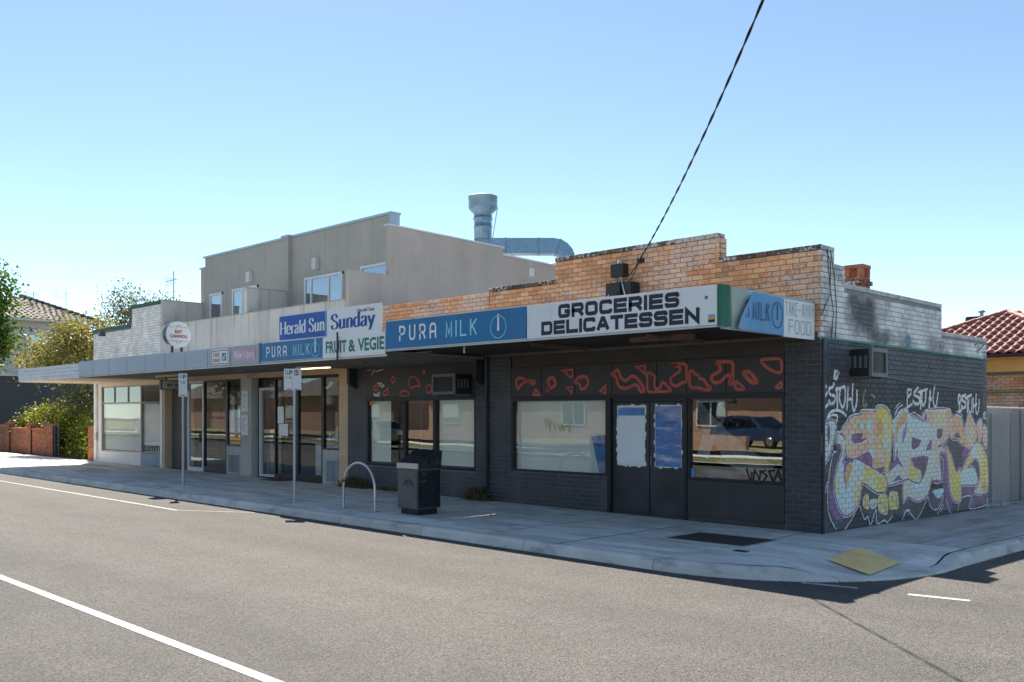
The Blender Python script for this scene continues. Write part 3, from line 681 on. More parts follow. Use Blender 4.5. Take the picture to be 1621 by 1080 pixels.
MB().box(-9.9, -9.86, .08, .1, .7, 2.2).box(-10.36, -9.38, .08, .1, 2.13, 2.16).box(-10.36, -9.38, .08, .1, .95, .97).build('security_frame', 'mesh_wire', shop)
# pipe on the pier, bracket heads and side conduits
t = MB().tube([(-7.57, -.05, 3.1), (-7.57, -.05, .32)], .045, 8).build('downpipe', 'pipe_dark', shop)
MB().tube([(-7.57, -.05, .32), (-7.57, -.13, .24)], .05, 8).build('pipe_shoe', 'pipe_dark', t)
for x in (-7.72, -12.3): MB().box(x-.05, x+.05, -.25, 0, 2.62, 3.1).prism([(-.25, 2.62), (0, 2.62), (0, 2.5)], x-.05, x+.05, 'x').build('awning_bracket', 'pipe_dark', shop)
# interior, roof, rear walls
B(XW+.02, -.25, .24, .26, 3.0, 3.3)
B(XW, -.24, .23, 7.4, 3.25, 3.35).build('roof', 'roof_iron', shop)
B(XW, -.24, .4, 7.3, -.14, -.04).build('interior_floor', 'room_floor', shop)
B(XW, -.24, 3.6, 3.7, -.1, 3.2).build('interior_wall', 'room_dark', shop); B(XW, XW+.1, .23, 7.4, -.3, 4.44).build('party_wall', 'room_dark', shop)
B(-7.6, -7.5, .23, 3.6, -.1, 3.24).build('interior_partition', 'room_dark', shop); B(XW, 0, 7.2, 7.4, -.3, 3.2).build('rear_wall', 'mortar_dark', shop)
# side wall
side_seg = [(.002, .45, 4.47), (.45, .80, 4.21), (.80, 4.95, 3.93), (4.95, 7.45, 3.40)]
sb = lay(side_seg, -.34, 4.5, (), .11)
put_bricks(sb, 'paint_side', shop, 'painted_brick', ('side', 0), 300, 'side_wall_bricks', .005, .0015)
for (a, b, t) in side_seg:
    B(-.23, -.008, a if a > .1 else .226, b, -.5, 3.06).build('wall_core', 'mortar_side', shop); B(-.23, -.005, a if a > .1 else .226, b, 3.06, t-.004).build('wall_core', 'mortar_white', shop)
zband_paint('paint_cap', [(0, (.56, .56, .55)), (9, (.5, .5, .5))], .7, stains=(((.06, .06, .06), (4, 4, 4), .56, .66, .7),))
for (a, b, t) in side_seg:
    n = round((b-a)/.086)
    for i in range(n):
        u = a+(b-a)*i/n
        mb = MB(); vs, fs = brick_geo(u, u+(b-a)/n-.008, t+.003, t+.078, .005, .2, 0.003+random.uniform(0, .006)); mb.add([(-y, x, z) for x, y, z in vs], fs)
        mb.add([(.0, u, t+.0775), (.0, u+.078, t+.0775), (-.2, u+.078, t+.0775), (-.2, u, t+.0775)], [(0, 1, 2, 3)]); mb.build('edge_brick', 'paint_cap', shop)
MB().tube([(.012, .0, 3.075), (.012, 3.8, 3.06), (.012, 7.47, 3.03)], .016, 6).build('conduit', 'teal_pipe', shop)
MB().tube([(.012, 2.35, 2.52), (.012, 5.2, 2.42), (.012, 7.45, 2.37)], .014, 6).build('conduit', 'grey_pipe', shop)
MB().tube([(.015, .045, 3.07), (.015, .045, .0)], .028, 6).build('corner_pipe', 'pipe_dark', shop)
M('wire_black', (.012, .012, .013), .6)
for k, pts in enumerate(([(.006, .10, 4.52), (.01, .3, 4.3), (.012, .28, 3.9), (.01, .4, 3.5), (.01, .33, 3.1)], [(.006, .2, 4.52), (.012, .22, 4.2), (.012, .3, 3.8), (.012, .12, 3.6), (.01, .02, 3.45)], [(.006, .3, 4.5), (.012, .42, 4.1), (.012, .5, 3.6), (.01, .47, 3.1)])):
    MB().tube(pts, .006, 5).build('loose_wire', 'wire_black', shop)
# wall vents / joint line
B(-7.525, -7.513, -.001, .01, 3.6, 4.46).build('control_joint', 'wire_black', shop)

# ================================================================== GRAFFITI ON THE SIDE WALL (paint film on each brick face)
rows = {}
for b in sb: rows.setdefault(round(b[2]/PH), []).append(b)
def clip(tri, u0, u1, v0, v1):
    P = list(tri)
    for ax, lim, sg in ((0, u0, 1), (0, u1, -1), (1, v0, 1), (1, v1, -1)):
        out = []
        for i in range(len(P)):
            a, b = P[i-1], P[i]; ia = (a[ax]-lim)*sg >= 0; ib = (b[ax]-lim)*sg >= 0
            if ia != ib:
                t = (lim-a[ax])/(b[ax]-a[ax]); out.append((a[0]+(b[0]-a[0])*t, a[1]+(b[1]-a[1])*t))
            if ib: out.append(b)
        P = out
        if len(P) < 3: return None
    return P
def side_film(T, name, mat, lay_):
    """each sprayed shape: film on every brick face it crosses and, set back, in the joints between"""
    for i, sh in enumerate(by_shape(T)):
        mb = MB(); x = .0022+.0007*lay_+.00006*(i % 9); xm = -.0074+.00028*lay_+.00003*(i % 8)
        for t in sh:
            mb.add([(xm, u, v) for u, v in t], [(0, 1, 2)])
            va, vb = min(p[1] for p in t), max(p[1] for p in t); ua, ub = min(p[0] for p in t), max(p[0] for p in t)
            for k in range(int(math.floor(va/PH)), int(math.floor(vb/PH))+1):
                for b in rows.get(k, ()):
                    if b[1] < ua or b[0] > ub: continue
                    c = clip(t, b[0]+.001, b[1]-.001, b[2]+.001, b[3]-.001)
                    if c: mb.add([(x, u, v) for u, v in c], [tuple(range(len(c)))])
        if mb.v: mb.build(name, mat, shop)
def cr(ox, oy, s): return lambda pts: [onX(ox+x/s, oy+y/s) for x, y in pts]
c5, c6, c7, c8 = cr(1300, 560, 7.714), cr(1420, 600, 6.747), cr(1300, 640, 5.4), cr(1430, 700, 8.307)
spray('spray_shadow', [(.11, .095, .11), (.15, .115, .15), (.09, .085, .09)], 1.4)
spray('spray_purple', [(.25, .12, .28), (.19, .12, .15), (.31, .16, .32)], 2.2)
spray('spray_peach', [(.82, .56, .36), (.80, .66, .40), (.66, .72, .70), (.84, .48, .28)], 1.2)
spray('spray_yellow', [(.80, .66, .26), (.80, .60, .36), (.66, .75, .78), (.82, .66, .14)], 1.1)
spray('spray_blue', [(.66, .75, .75), (.70, .73, .62), (.64, .74, .78), (.74, .66, .54)], 1.1)
spray('spray_orange', [(.8, .42, .18), (.78, .5, .28)], 2)
spray('spray_aqua', [(.5, .76, .78), (.58, .78, .8)], 2)
spray('spray_white', [(.82, .82, .83), (.76, .76, .79)], 3)
def pv(f, pts, cm=True): return poly(f(catmull(pts, True, 4)) if cm else f(pts))
W = lambda f, pts, w=.022, cm=True: stroke(f(catmull(pts, False, 4)) if cm else f(pts), w)
F1 = [(175,235),(210,175),(260,110),(345,92),(352,65),(462,65),(470,105),(475,285),(490,290),(510,330),(540,420),(540,535),(435,560),(432,470),(405,415),(360,425),(305,468),(270,470),(215,430),(205,300)]
F1b = [(140,250),(175,270),(205,320),(195,420),(180,500),(200,520),(215,500),(270,470),(310,475),(400,530),(545,620),(548,735),(480,752),(390,690),(345,670),(335,760),(310,860),(260,925),(215,948),(180,930),(140,850),(115,740),(120,620),(150,500),(180,400),(165,345),(130,330),(135,285)]
F2a = [(470,100),(478,35),(515,22),(560,50),(590,110),(605,200),(598,330),(590,440),(570,585),(545,610),(540,535),(545,430),(515,330),(490,290),(475,285)]
F2b = [(600,185),(650,110),(700,60),(735,45),(735,110),(712,195),(690,270),(700,360),(740,440),(756,520),(756,640),(690,655),(560,690),(550,620),(572,585),(655,510),(697,540),(660,460),(645,385),(625,480),(620,300)]
F0 = [(18,205),(70,145),(120,165),(110,260),(85,380),(50,470),(18,480)]
k7 = lambda pts: [(1300+x/5.4, 640+y/5.4) for x, y in pts]; k6 = lambda pts: [(1420+x/6.747, 600+y/6.747) for x, y in pts]; k8 = lambda pts: [(1430+x/8.307, 700+y/8.307) for x, y in pts]
pid = lambda pts: [onX(x, y) for x, y in pts]
F3 = k6([(110,395),(175,410),(275,455),(370,490),(372,620),(305,760),(400,770),(415,860),(395,1000)])+k8([(370,480),(340,600),(310,690),(250,745),(190,770),(130,750),(70,715),(30,740),(0,780)])+k8([(0,510),(60,490),(80,470),(70,300),(30,180)])+k6([(100,840),(60,700),(100,560)])
F4 = k6([(275,440),(305,345),(562,335),(562,520),(540,625),(500,680),(430,720),(400,765),(310,755),(370,620),(370,490)])
F4l = k8([(430,75),(520,70),(550,130),(470,150),(490,500),(380,490),(400,300),(415,120)])
F5 = k6([(560,510),(580,430),(630,390),(680,420),(705,520),(705,700),(640,640),(600,640),(560,600)])
F5b = k8([(560,60),(620,160),(690,400),(750,360),(752,740),(710,780),(660,760),(620,660),(600,500),(590,300)])
F6 = k6([(715,570),(735,480),(770,370),(850,550),(830,680),(770,750),(720,720),(710,640)])
F7 = k8([(800,300),(850,180),(930,30),(1000,20),(1050,100),(1090,190),(1105,300),(1105,640),(930,665),(985,560),(1005,430),(990,260),(940,205),(880,280),(830,340),(770,380)])
F7b = k8([(755,390),(880,330),(940,370),(970,545),(830,555),(755,550)])
F8a = k6([(850,490),(900,440),(905,560),(880,680)]); F8b = k6([(910,540),(930,500),(960,545),(955,720),(920,700)])
bgL = k7([(18,480),(60,440),(130,400),(180,400),(345,670),(480,752),(665,690),(756,640),(756,900),(690,960),(620,940),(560,990),(470,1020),(400,960),(320,870),(270,960),(215,1060),(120,1075),(70,980),(45,820),(60,660)])
bgR = k8([(0,780),(130,750),(250,745),(340,600),(560,640),(620,660),(755,740),(890,710),(1105,640),(1105,810),(870,870),(640,900),(420,890),(300,760),(180,1000),(0,940)])
bgM = k6([(60,500),(110,395),(305,345),(560,335),(700,420),(850,550),(960,545),(965,1080),(0,1080),(0,900)])
side_film(poly(pid(bgL))+poly(pid(bgR))+poly(pid(bgM)), 'graffiti_shadow', 'spray_shadow', 0)
T = pv(c8, [(755,555),(970,550),(930,665),(1105,645),(1105,800),(870,860),(890,710),(760,740)], False)+pv(c8, [(480,180),(540,160),(590,300),(610,600),(650,760),(600,900),(545,640),(500,560),(510,400)])+pv(c7, [(60,700),(110,760),(140,850),(180,930),(215,950),(160,1000),(90,930)])
side_film(T, 'graffiti_purple_ground', 'spray_purple', 1)
allF = [('p', F1, 7), ('y', F1b, 7), ('y', F2a, 7), ('b', F2b, 7), ('b', F0, 7)]
Ts = {'p': [], 'y': [], 'b': []}; outl = []; hal = []
for k, pts, _ in allF:
    q = pid(catmull(k7(pts), True, 3)); Ts[k] += poly(q); outl += stroke(q, .055, True); hal += stroke(q, .085, True)
for k, pts in (('b', F3), ('p', F4), ('b', F4l), ('p', F5), ('y', F5b), ('p', F6), ('y', F7), ('b', F7b), ('p', F8a), ('p', F8b)):
    q = pid(catmull(pts, True, 3)); Ts[k] += poly(q); outl += stroke(q, .05, True); hal += stroke(q, .075, True)
side_film(hal, 'graffiti_halo', 'spray_white', 2)
side_film(outl, 'graffiti_outline', 'spray_purple', 3)
side_film(Ts['p'], 'graffiti_peach_letters', 'spray_peach', 4); side_film(Ts['y'], 'graffiti_yellow_letters', 'spray_yellow', 4.3); side_film(Ts['b'], 'graffiti_blue_letters', 'spray_blue', 4.6)
T = []
for f, pts in ((c7, [(255,300),(265,260),(300,250),(352,250),(352,270),(340,300),(400,285),(350,320),(310,345),(280,340)]), (c7, [(305,465),(350,430),(400,410),(425,440),(437,555)]), (c7, [(205,500),(225,460),(270,468),(265,500),(235,500),(205,560),(200,640),(220,730),(195,660),(190,570)]),
    (c7, [(605,660),(660,605),(695,645)]), (c7, [(570,585),(590,500),(655,465),(697,540),(655,510)]), (c7, [(440,560),(540,540),(515,580),(545,615),(480,590)]), (c7, [(125,345),(165,345),(160,390),(130,400)]), (c7, [(55,150),(75,210),(72,300),(60,350),(45,260)]),
    (c6, [(155,620),(260,655),(230,720),(180,755),(155,745)]), (c8, [(100,210),(310,185),(310,300),(270,440),(235,500),(215,400),(150,340),(105,240)]), (c6, [(425,535),(485,530),(480,610),(450,645),(425,630)]), (c6, [(600,630),(640,560),(682,630)]), (c6, [(305,760),(345,660),(370,640),(365,755)]), (c6, [(280,430),(310,360),(320,455)]), (c6, [(680,820),(720,720),(770,755),(720,860)]), (c8, [(370,500),(470,490),(475,530),(370,540)])):
    T += pv(f, pts, len(pts) > 5)
side_film(T, 'graffiti_counters', 'spray_purple', 5.5)
T = pv(c7, [(475,130),(500,130),(525,180),(525,260),(500,255),(475,290)])+pv(c7, [(640,180),(700,75),(730,65),(720,150),(660,210),(645,330),(632,300)])+pv(c7, [(205,570),(250,500),(258,560),(240,620),(215,715)])+pv(c8, [(1030,560),(1105,540),(1105,635),(1040,640)])+pv(c7, [(440,470),(500,480),(535,520),(445,550)])
side_film(T, 'graffiti_orange', 'spray_orange', 6)
T = sum([poly(c7(ell(*e))) for e in ((405,180,22,55),(345,185,16,40),(283,185,10,22))], [])+sum([poly(c6(ell(*e))) for e in ((797,570,18,40),(757,645,14,30))], [])+pv(c8, [(385,640),(530,610),(490,720),(450,740),(410,700)])
side_film(T, 'graffiti_aqua_spots', 'spray_aqua', 6)
T = pv(c8, [(90,260),(110,250),(140,330),(225,380),(230,510),(190,535),(85,470)])
for pts in ([(360,790),(400,770),(405,890),(370,890),(350,850)], [(415,820),(470,810),(470,870),(440,900),(415,880)], [(485,790),(560,780),(565,930),(520,940),(485,900)], [(575,770),(620,740),(655,770),(655,890),(620,900),(580,890)]):
    T += pv(c7, pts)
side_film(T, 'graffiti_yellow_infill', 'spray_yellow', 6.3)
T = []
for pts in ([(375,800),(380,880)], [(430,840),(440,880),(460,850)], [(490,850),(510,840),(515,870)], [(540,830),(545,930)], [(600,790),(610,830)], [(640,800),(640,880)]): T += W(c7, pts, .02)
T += W(c7, [(270,470),(330,450),(400,412),(432,470),(437,558),(540,538)], .025)+W(c7, [(300,470),(400,530),(548,620),(550,740),(480,755)], .022)+W(c8, [(0,505),(60,488),(120,520),(190,538),(235,500)], .025)+W(c8, [(560,20),(590,90),(620,160)], .04)+W(c6, [(530,680),(545,740),(570,800)], .03)+W(c8, [(700,320),(790,240),(860,170)], .03)
side_film(T, 'graffiti_inner_lines', 'spray_purple', 7)
T = []
for pts in ([(130,405),(95,430),(60,640),(50,800),(65,950),(125,1075)], [(200,1070),(260,980),(318,870),(345,930),(370,985),(395,960),(420,1030),(465,900),(475,1020),(540,990),(560,1010),(610,950)], [(690,990),(720,920),(756,900)], [(50,660),(30,760),(22,900)], [(140,240),(180,222),(240,105),(335,76),(345,46),(450,50),(470,15),(520,8),(580,50),(605,150),(660,88),(735,38)], [(100,408),(128,405)], [(625,100),(660,30),(690,5)], [(300,478),(400,535),(545,625)], [(275,345),(350,330),(430,285),(490,295)]): T += W(c7, pts, .022)
for pts in ([(0,950),(45,890),(140,1000),(175,1010),(260,860),(318,725),(345,830),(410,890),(470,840),(530,600)], [(440,950),(500,830),(525,700)], [(490,920),(520,820)], [(560,740),(590,870),(625,945)], [(710,900),(760,740),(890,715),(865,875),(1090,820),(1100,740)], [(480,190),(520,260),(510,540)], [(930,665),(1105,640)]): T += W(c8, pts, .02)
for pts in ([(285,430),(300,338),(565,328),(565,480)], [(545,530),(570,440),(630,385),(690,410),(700,470)], [(715,560),(765,360),(850,540)], [(630,350),(670,360),(700,400)], [(640,345),(690,345)], [(900,285+150),(850,490)], [(105,395),(175,355),(270,420)], [(0,370),(40,330),(105,315)]): T += W(c6, pts, .022, False)
side_film(T, 'graffiti_white_lines', 'spray_white', 7.5)
TAG = [[(70,405),(30,410),(35,530),(75,460)], [(35,530),(30,670),(85,610)], [(150,350),(145,400),(95,430),(110,500),(165,520),(160,590),(110,610),(90,560)], [(190,400),(197,690)], [(165,445),(290,400)], [(230,440),(220,560),(260,660),(290,560),(290,400)], [(310,690),(330,400)], [(310,565),(370,550)], [(385,360),(375,600),(400,700),(430,600),(435,440)], [(175,200),(160,320)], [(165,230),(200,240),(170,310)]]
T = []
for i, st in enumerate(TAG): T += W(c5, st, .05 if i < 9 else .09)
for (a, b, c, d) in ((105, 440, 75, 320), (655, 880, 155, 375)):
    rt = random.Random(a)
    for st in TAG[:9]: dx_, dy_ = rt.uniform(-14, 14), rt.uniform(-22, 22); T += W(c6, [(a+(x-25+dx_+rt.uniform(-12, 12))/415*(b-a), c+(y-350+dy_+rt.uniform(-18, 18))/350*(d-c)) for x, y in st], rt.uniform(.045, .07))
T += W(c5, [(75,780),(110,720),(180,690),(250,710),(305,760)], .05)+W(c5, [(65,790),(130,750),(195,760),(185,830)], .04)+W(c5, [(900,675),(930,630),(965,600)], .02)+W(c5, [(890,745),(940,660),(995,625)], .02)
T += W(c6, [(915,380),(940,360),(935,400),(920,410),(950,420)], .05)
side_film(T, 'graffiti_tags', 'spray_white', 1.5)
spray('spray_mustard', [(.3, .25, .06), (.22, .18, .06)], 3); spray('spray_soot', [(.06, .06, .065), (.1, .1, .1)], 3); spray('spray_sea', [(.08, .22, .36), (.1, .25, .4)], 3)
side_film(W(c5, [(545,440),(520,500),(510,600),(530,640),(560,600)], .06)+W(c5, [(600,490),(660,540)], .05), 'graffiti_mustard', 'spray_mustard', 1)
c9 = cr(1270, 380, 2.25)
side_film(pv(c9, [(372,345),(380,338),(386,360),(378,390),(368,388)]), 'graffiti_blue_drop', 'spray_sea', 1)
side_film(W(c9, [(612,375),(640,360)], .03)+W(c9, [(620,400),(650,370)], .03)+W(c9, [(630,350),(625,410)], .03), 'graffiti_scribble', 'spray_soot', 1)
# red shapes sprayed on the dark shopfront panels
spray('spray_red', [(.58, .12, .085), (.48, .10, .075)], 4)
def crY(ox, oy, s, y=0): return lambda pts: [onY(ox+x/s, oy+yy/s, y) for x, yy in pts]
d6, d7, d4 = crY(780, 540, 3.6), crY(1040, 540, 3.375), crY(540, 540, 6.235)
e1, e2 = crY(805, 556, 6.114), crY(1020, 556, 5.978); T = []
for w_, pts in ((.055, [(75,285),(115,260),(180,280),(250,290),(240,320),(180,295),(130,320),(92,365)]), (.05, [(240,425),(265,370),(305,425)]), (.07, [(380,290),(425,255),(455,310),(435,345),(400,360),(380,385),(370,375),(395,335)]), (.045, [(515,185),(620,180),(620,255),(575,240),(565,210)]), (.035, [(565,350),(620,350),(612,408)]), (.06, [(645,290),(690,250),(745,250),(775,300),(750,350),(710,370),(695,345),(685,315),(650,305)]), (.045, [(890,385),(938,335),(938,410)]), (.06, [(1000,225),(1060,185),(1085,250),(1135,285),(1200,240),(1265,285),(1312,375),(1280,390),(1255,338),(1215,328),(1140,360),(1070,340),(1040,250)]), (.045, [(1232,150),(1322,142),(1318,220),(1290,190)])):
    T += stroke(e1(catmull(pts, True, 4) if len(pts) > 5 else pts), w_, True)
for w_, pts in ((.05, [(28,205),(50,205),(110,240),(90,310),(110,360),(150,355),(170,280),(265,380),(28,388)]), (.055, [(250,125),(400,115),(400,295),(370,290),(300,335),(255,310),(245,260),(290,220),(340,190),(340,150)]), (.055, [(428,190),(465,185),(475,215),(515,225),(520,260),(565,265),(590,320),(630,345),(620,368),(560,365),(520,345),(428,350)]), (.06, [(675,105),(840,95),(838,310),(800,305),(825,265),(810,225),(770,235),(730,285),(680,305),(635,280),(635,235),(690,205),(725,180),(720,145)]), (.055, [(858,275),(962,360),(858,362)]), (.07, [(925,200),(1000,190),(1065,285),(1055,300),(1010,295)]), (.05, [(1090,80),(1300,68),(1300,205),(1240,200),(1150,150)]), (.04, [(1235,350),(1300,280),(1300,350)])):
    sm_ = len(pts) > 5; T += stroke(rounded(e2(pts), .09, True), w_, True)
front_film(T, 'sprayed_shapes', 'spray_red', shop, -.003)
T = []
for pts in ([(510,340),(535,385),(515,420),(495,385)], [(660,400),(690,350),(740,360),(785,450),(740,440),(690,470)], [(845,440),(895,435),(885,510),(840,505)], [(805,295),(830,295),(818,335)], [(420,505),(470,460),(460,535),(415,535)], [(580,545),(590,500),(630,485),(670,510),(670,545)], [(320,460),(340,435),(380,450),(345,500)], [(255,290),(300,285)]): T += stroke(rounded(d4(pts), .06, len(pts) > 2), .04, len(pts) > 2)
front_film(T, 'sprayed_shapes', 'spray_red', shop, -.003)
T = stroke(d4([(335,305),(415,280)]), .02)+stroke(d4([(300,340),(330,280)]), .02)
for pts in ([(357,412),(400,420),(425,440),(405,458),(380,430)], [(322,520),(350,530),(380,505),(380,540),(330,540)]): T += stroke(d4(pts), .025, True)
front_film(T, 'sprayed_marks', 'spray_white', shop, -.004)
# marks on the glass: yellow tag, black scrawl, stickers
T = []
for st in ([(290,435),(292,500),(305,440),(315,515),(325,450)], [(340,470),(350,510)], [(365,470),(375,510),(385,475),(395,515)], [(400,490),(430,480),(425,520)]): T += stroke(d6(st), .025)
spray('pen_yellow', [(.5, .52, .14), (.45, .5, .2)], 4)
front_film(T, 'window_tag', 'pen_yellow', shop, .042)
T = []
for st in ([(470,680),(490,750),(500,700)], [(505,745),(515,690),(540,745),(545,690)], [(575,690),(550,700),(580,720),(560,750)], [(590,690),(610,750)], [(585,700),(620,690)], [(615,750),(640,690),(655,750)], [(620,725),(655,720)], [(380,295),(430,290)], [(375,330),(420,325)], [(400,300),(410,335)]): T += stroke(d7(st), .03)
front_film(T, 'window_tag', 'ink_black', shop, .042)
M('sticker_blue', (.12, .35, .55), .5); M('sticker_orange', (.75, .35, .04), .5)
front_film(poly(d7([(635,285),(660,285),(660,302),(635,302)]))+poly(d7([(172,680),(195,680),(195,735),(172,735)])), 'sticker', 'sticker_blue', shop, .042)
q = crY(540, 560, 3.857)
front_film(poly(q(ell(175, 303, 11, 13))), 'sticker', 'sticker_orange', shop, .042)
T = fontT('130', *[f for f in (onY(540+335/3.857, 560+492/3.857)[0], onY(540+365/3.857, 560+492/3.857)[0], onY(626, 688)[1], onY(626, 681.5)[1])], .0)
front_film(T, 'street_number', 'torn_paint', shop, .042)
front_film(poly([onY(780+x/3.6, 540+y/3.6, .1) for x, y in [(560,545),(645,535),(645,755),(605,755)]]), 'blue_poster', 'blue_print', shop, .11)
# inside the corner window: slumped drape and debris
M('brown_card', (.4, .28, .17), .85); M('drape', (.55, .5, .44), .8, .3, 3); M('debris_white', (.6, .6, .58), .7)
mb = MB(); n = 12
for i in range(n+1):
    t = i/n; x = -2.4+1.5*t; zt = 2.15-1.1*t-.12*math.sin(t*3); mb.v += [(x, .16+.03*math.sin(i*2.1), zt), (x-.1, .2+.04*math.cos(i*1.7), zt-.28-.2*math.sin(t*3.1))]
mb.f = [(2*i, 2*i+1, 2*i+3, 2*i+2) for i in range(n)]; mb.r = [0]*n; mb.sm = [True]*n
tag(mb.build('fallen_drape', 'drape', None, (-1.7, .2, .8)), 'brown sheet hanging slackly behind the corner shop window', 'drape')
B(-2.5, -.7, .1, .62, .5, .76).build('window_shelf', 'room_floor', shop)
o = MB().obox((-2.25, .2, 1.32), .24, .01, .42, 0, 0, R(18)).build('white_card', 'white_card', None, (-2.2, .2, 1.1)); tag(o, 'white card leaning behind the left edge of the corner window', 'card')
for (r_, x_, dz) in ((.32, -1.95, 0),):
    t = thing('cable_coil', (x_, .32, .8), 'loose coil of white cable on the corner window shelf', 'cable')
    for k in range(6): MB().tube([(x_+(r_+.02*k)*math.cos(a*.3), .33+.18*math.sin(a*.3), .79+.02*k+.012*math.sin(a*.9)) for a in range(22)], .009, 5).build('loop', 'debris_white', t)
o = MB().tube([(-2.0, .22, 1.06), (-1.75, .25, 1.02), (-1.6, .24, .94), (-1.3, .3, .96), (-1.12, .28, 1.02)], [.03, .035, .02, .03, .045], 8).build('crumpled_wrap', 'debris_white', None, (-1.6, .25, .8)); tag(o, 'crumpled white wrapping lying behind the corner window', 'wrapping')
o = B(-1.55, -1.1, .3, .5, .765, .9, b=.01).build('cardboard_box', 'brown_card', None, (-1.3, .4, .765)); tag(o, 'flat brown cardboard box on the corner window shelf', 'box')

# ================================================================== AWNINGS AND SIGNS
M('sign_blue', (.005, .155, .36), .4, .12, 1.2, .05, 40, .03, stains=(((.08, .2, .38), (3, 1, .4), .55, .75, .5),))
M('sign_blue_faded', (.10, .30, .55), .5, .12, 1.2, .05, 40, .03, stains=(((.25, .4, .55), (2, 3, .5), .5, .72, .5),))
M('sign_white', (.76, .77, .77), .45, .06, 1.2, .03, 40, .03, stains=(((.42, .44, .46), (1.5, 1, .5), .55, .75, .5),))
M('sign_white_clean', (.82, .82, .81), .45, .04, 1)
M('ink_navy', (.018, .02, .035), .5); M('letter_white', (.82, .84, .85), .5, .1, 9); M('letter_cyan', (.3, .68, .8), .5); M('letter_green', (.01, .19, .14), .5)
M('letter_royal', (.01, .07, .33), .5); M('sign_royal', (.01, .09, .42), .45, .06, 1, stains=(((.04, .16, .5), (2, 1, .5), .5, .7, .6),)); M('letter_ghost', (.33, .40, .47), .6, .2, 8); M('letter_ghost_blue', (.03, .11, .24), .6, .2, 8)
M('fascia_bluegrey', (.36, .42, .50), .45, .06, .6, .03); M('fascia_white', (.76, .78, .79), .6, .1, 1.5, .05, stains=(((.4, .43, .46), (1, 1, 12), .5, .7, .5),))
M('pink_film', (.66, .36, .44), .5); M('letter_red', (.5, .03, .03), .5); M('letter_maroon', (.22, .03, .06), .5); M('green_tape', (.012, .13, .08), .4); M('pale_sheet', (.42, .47, .43), .6, .1, 2)
M('soffit_tan', (.74, .58, .40), .8, .12, 1); M('soffit_grey', (.17, .165, .16), .8, .15, 1); M('steel_brown', (.16, .1, .08), .7, .3, 6); M('metal_edge', (.5, .52, .53), .45, metal=.5)
M('check_teal', (.05, .22, .3), .5)
YF = -2.7
aw = thing('corner_awning', (-3.8, -1.35, 3.1), 'dark lined flat awning over the corner shop footpath', 'awning')
B(-7.56, -.16, YF+.05, -.03, 3.14, 3.2).build('soffit', 'soffit_dark', aw)
for i in range(16): B(-7.5, -.2, YF+.12+i*.16, YF+.15+i*.16, 3.122, 3.14).build('soffit_batten', 'soffit_dark', aw)
MB().add([(-7.56, YF+.04, 3.55), (-.16, YF+.04, 3.55), (-.16, -.02, 3.45), (-7.56, -.02, 3.45)], [(0, 1, 2, 3)]).build('top_sheet', 'roof_iron', aw)
B(-7.6, -.12, YF+.02, YF+.05, 3.11, 3.64).build('fascia_board', 'fascia_bluegrey', aw)
B(-.15, -.12, YF+.05, -.02, 3.06, 3.66).build('end_board', 'fascia_bluegrey', aw)
B(-7.62, -.1, YF-.005, YF+.06, 3.085, 3.11).build('edge_trim', 'metal_edge', aw)
for x in (-4.4, -1.9): B(x, x+.06, -2.0, -.5, 3.06, 3.12).build('lamp_channel', 'steel_brown', aw)
B(-2.45, -1.25, -1.72, -1.62, 3.04, 3.12).build('lamp_channel', 'steel_brown', aw)
MB().tube([(-5.9, -2.2, 3.12), (-5.9, -2.2, 3.0)], .02, 6).build('lamp_stub', 'sign_white', aw)
def sign(name, x0, x1, z0, z1, mat, label, y=YF, th=.02, trim=None, cat='sign', group=None):
    t = thing(name, ((x0+x1)/2, y, z0), label, cat, group)
    B(x0, x1, y-th, y, z0, z1, b=.003).build('board', mat, t)
    if trim: MB().box(x0, x1, y-th-.006, y-th+.004, z1-.012, z1+.004).box(x0, x1, y-th-.006, y-th+.004, z0-.004, z0+.012).build('edge_trim', trim, t)
    return t, (lambda T, nm, m: plane_mesh(T, lambda u, v: (u, y-th-.003, v), nm, m, t))
def spoon(cu, cv, r, st=.014): return stroke(ell(cu, cv, r, r, 28), st, True), poly([(cu-.022, cv-.02), (cu+.022, cv-.02), (cu+.02, cv+.22), (cu-.02, cv+.22)])+poly(ell(cu, cv-.03, .026, .04))
t, L = sign('milk_sign', -7.58, -3.81, 3.115, 3.665, 'sign_blue', 'long blue milk sign with white and cyan letters beside the groceries sign', trim='metal_edge')
L(caps('PURa', -7.16, -6.08, 3.26, 3.55, .04, .75, .5), 'lettering', 'letter_white')
L(caps('MILK', -5.82, -5.0, 3.255, 3.545, .036, .6, .4), 'lettering', 'letter_cyan')
a, b = spoon(-4.47, 3.36, .19); L(a, 'ring', 'letter_cyan'); L(b, 'bottle_mark', 'letter_white')
t, L = sign('groceries_sign', -3.795, -.16, 3.115, 3.665, 'sign_white', 'pale sign reading groceries delicatessen in wide dark capitals on the awning front')
L(caps('GROCERIES', -3.1, -.78, 3.405, 3.625, .062, .16, .22, .0), 'lettering', 'ink_navy')
L(caps('DELICATESSEN', -3.47, -.44, 3.155, 3.375, .062, .13, .22, .0), 'lettering', 'ink_navy')
L(poly(ell(-.33, 3.5, .028, .028)), 'bolt_hole', 'grey_pipe')
L(poly([(-.3, 3.15), (-.19, 3.15), (-.19, 3.19), (-.3, 3.19)]), 'sticker', 'ink_navy'); L(poly([(-.3, 3.19), (-.19, 3.19), (-.19, 3.225), (-.3, 3.225)]), 'sticker', 'sticker_orange'); L(poly([(-.3, 3.225), (-.19, 3.225), (-.19, 3.26), (-.3, 3.26)]), 'sticker', 'sticker_blue')
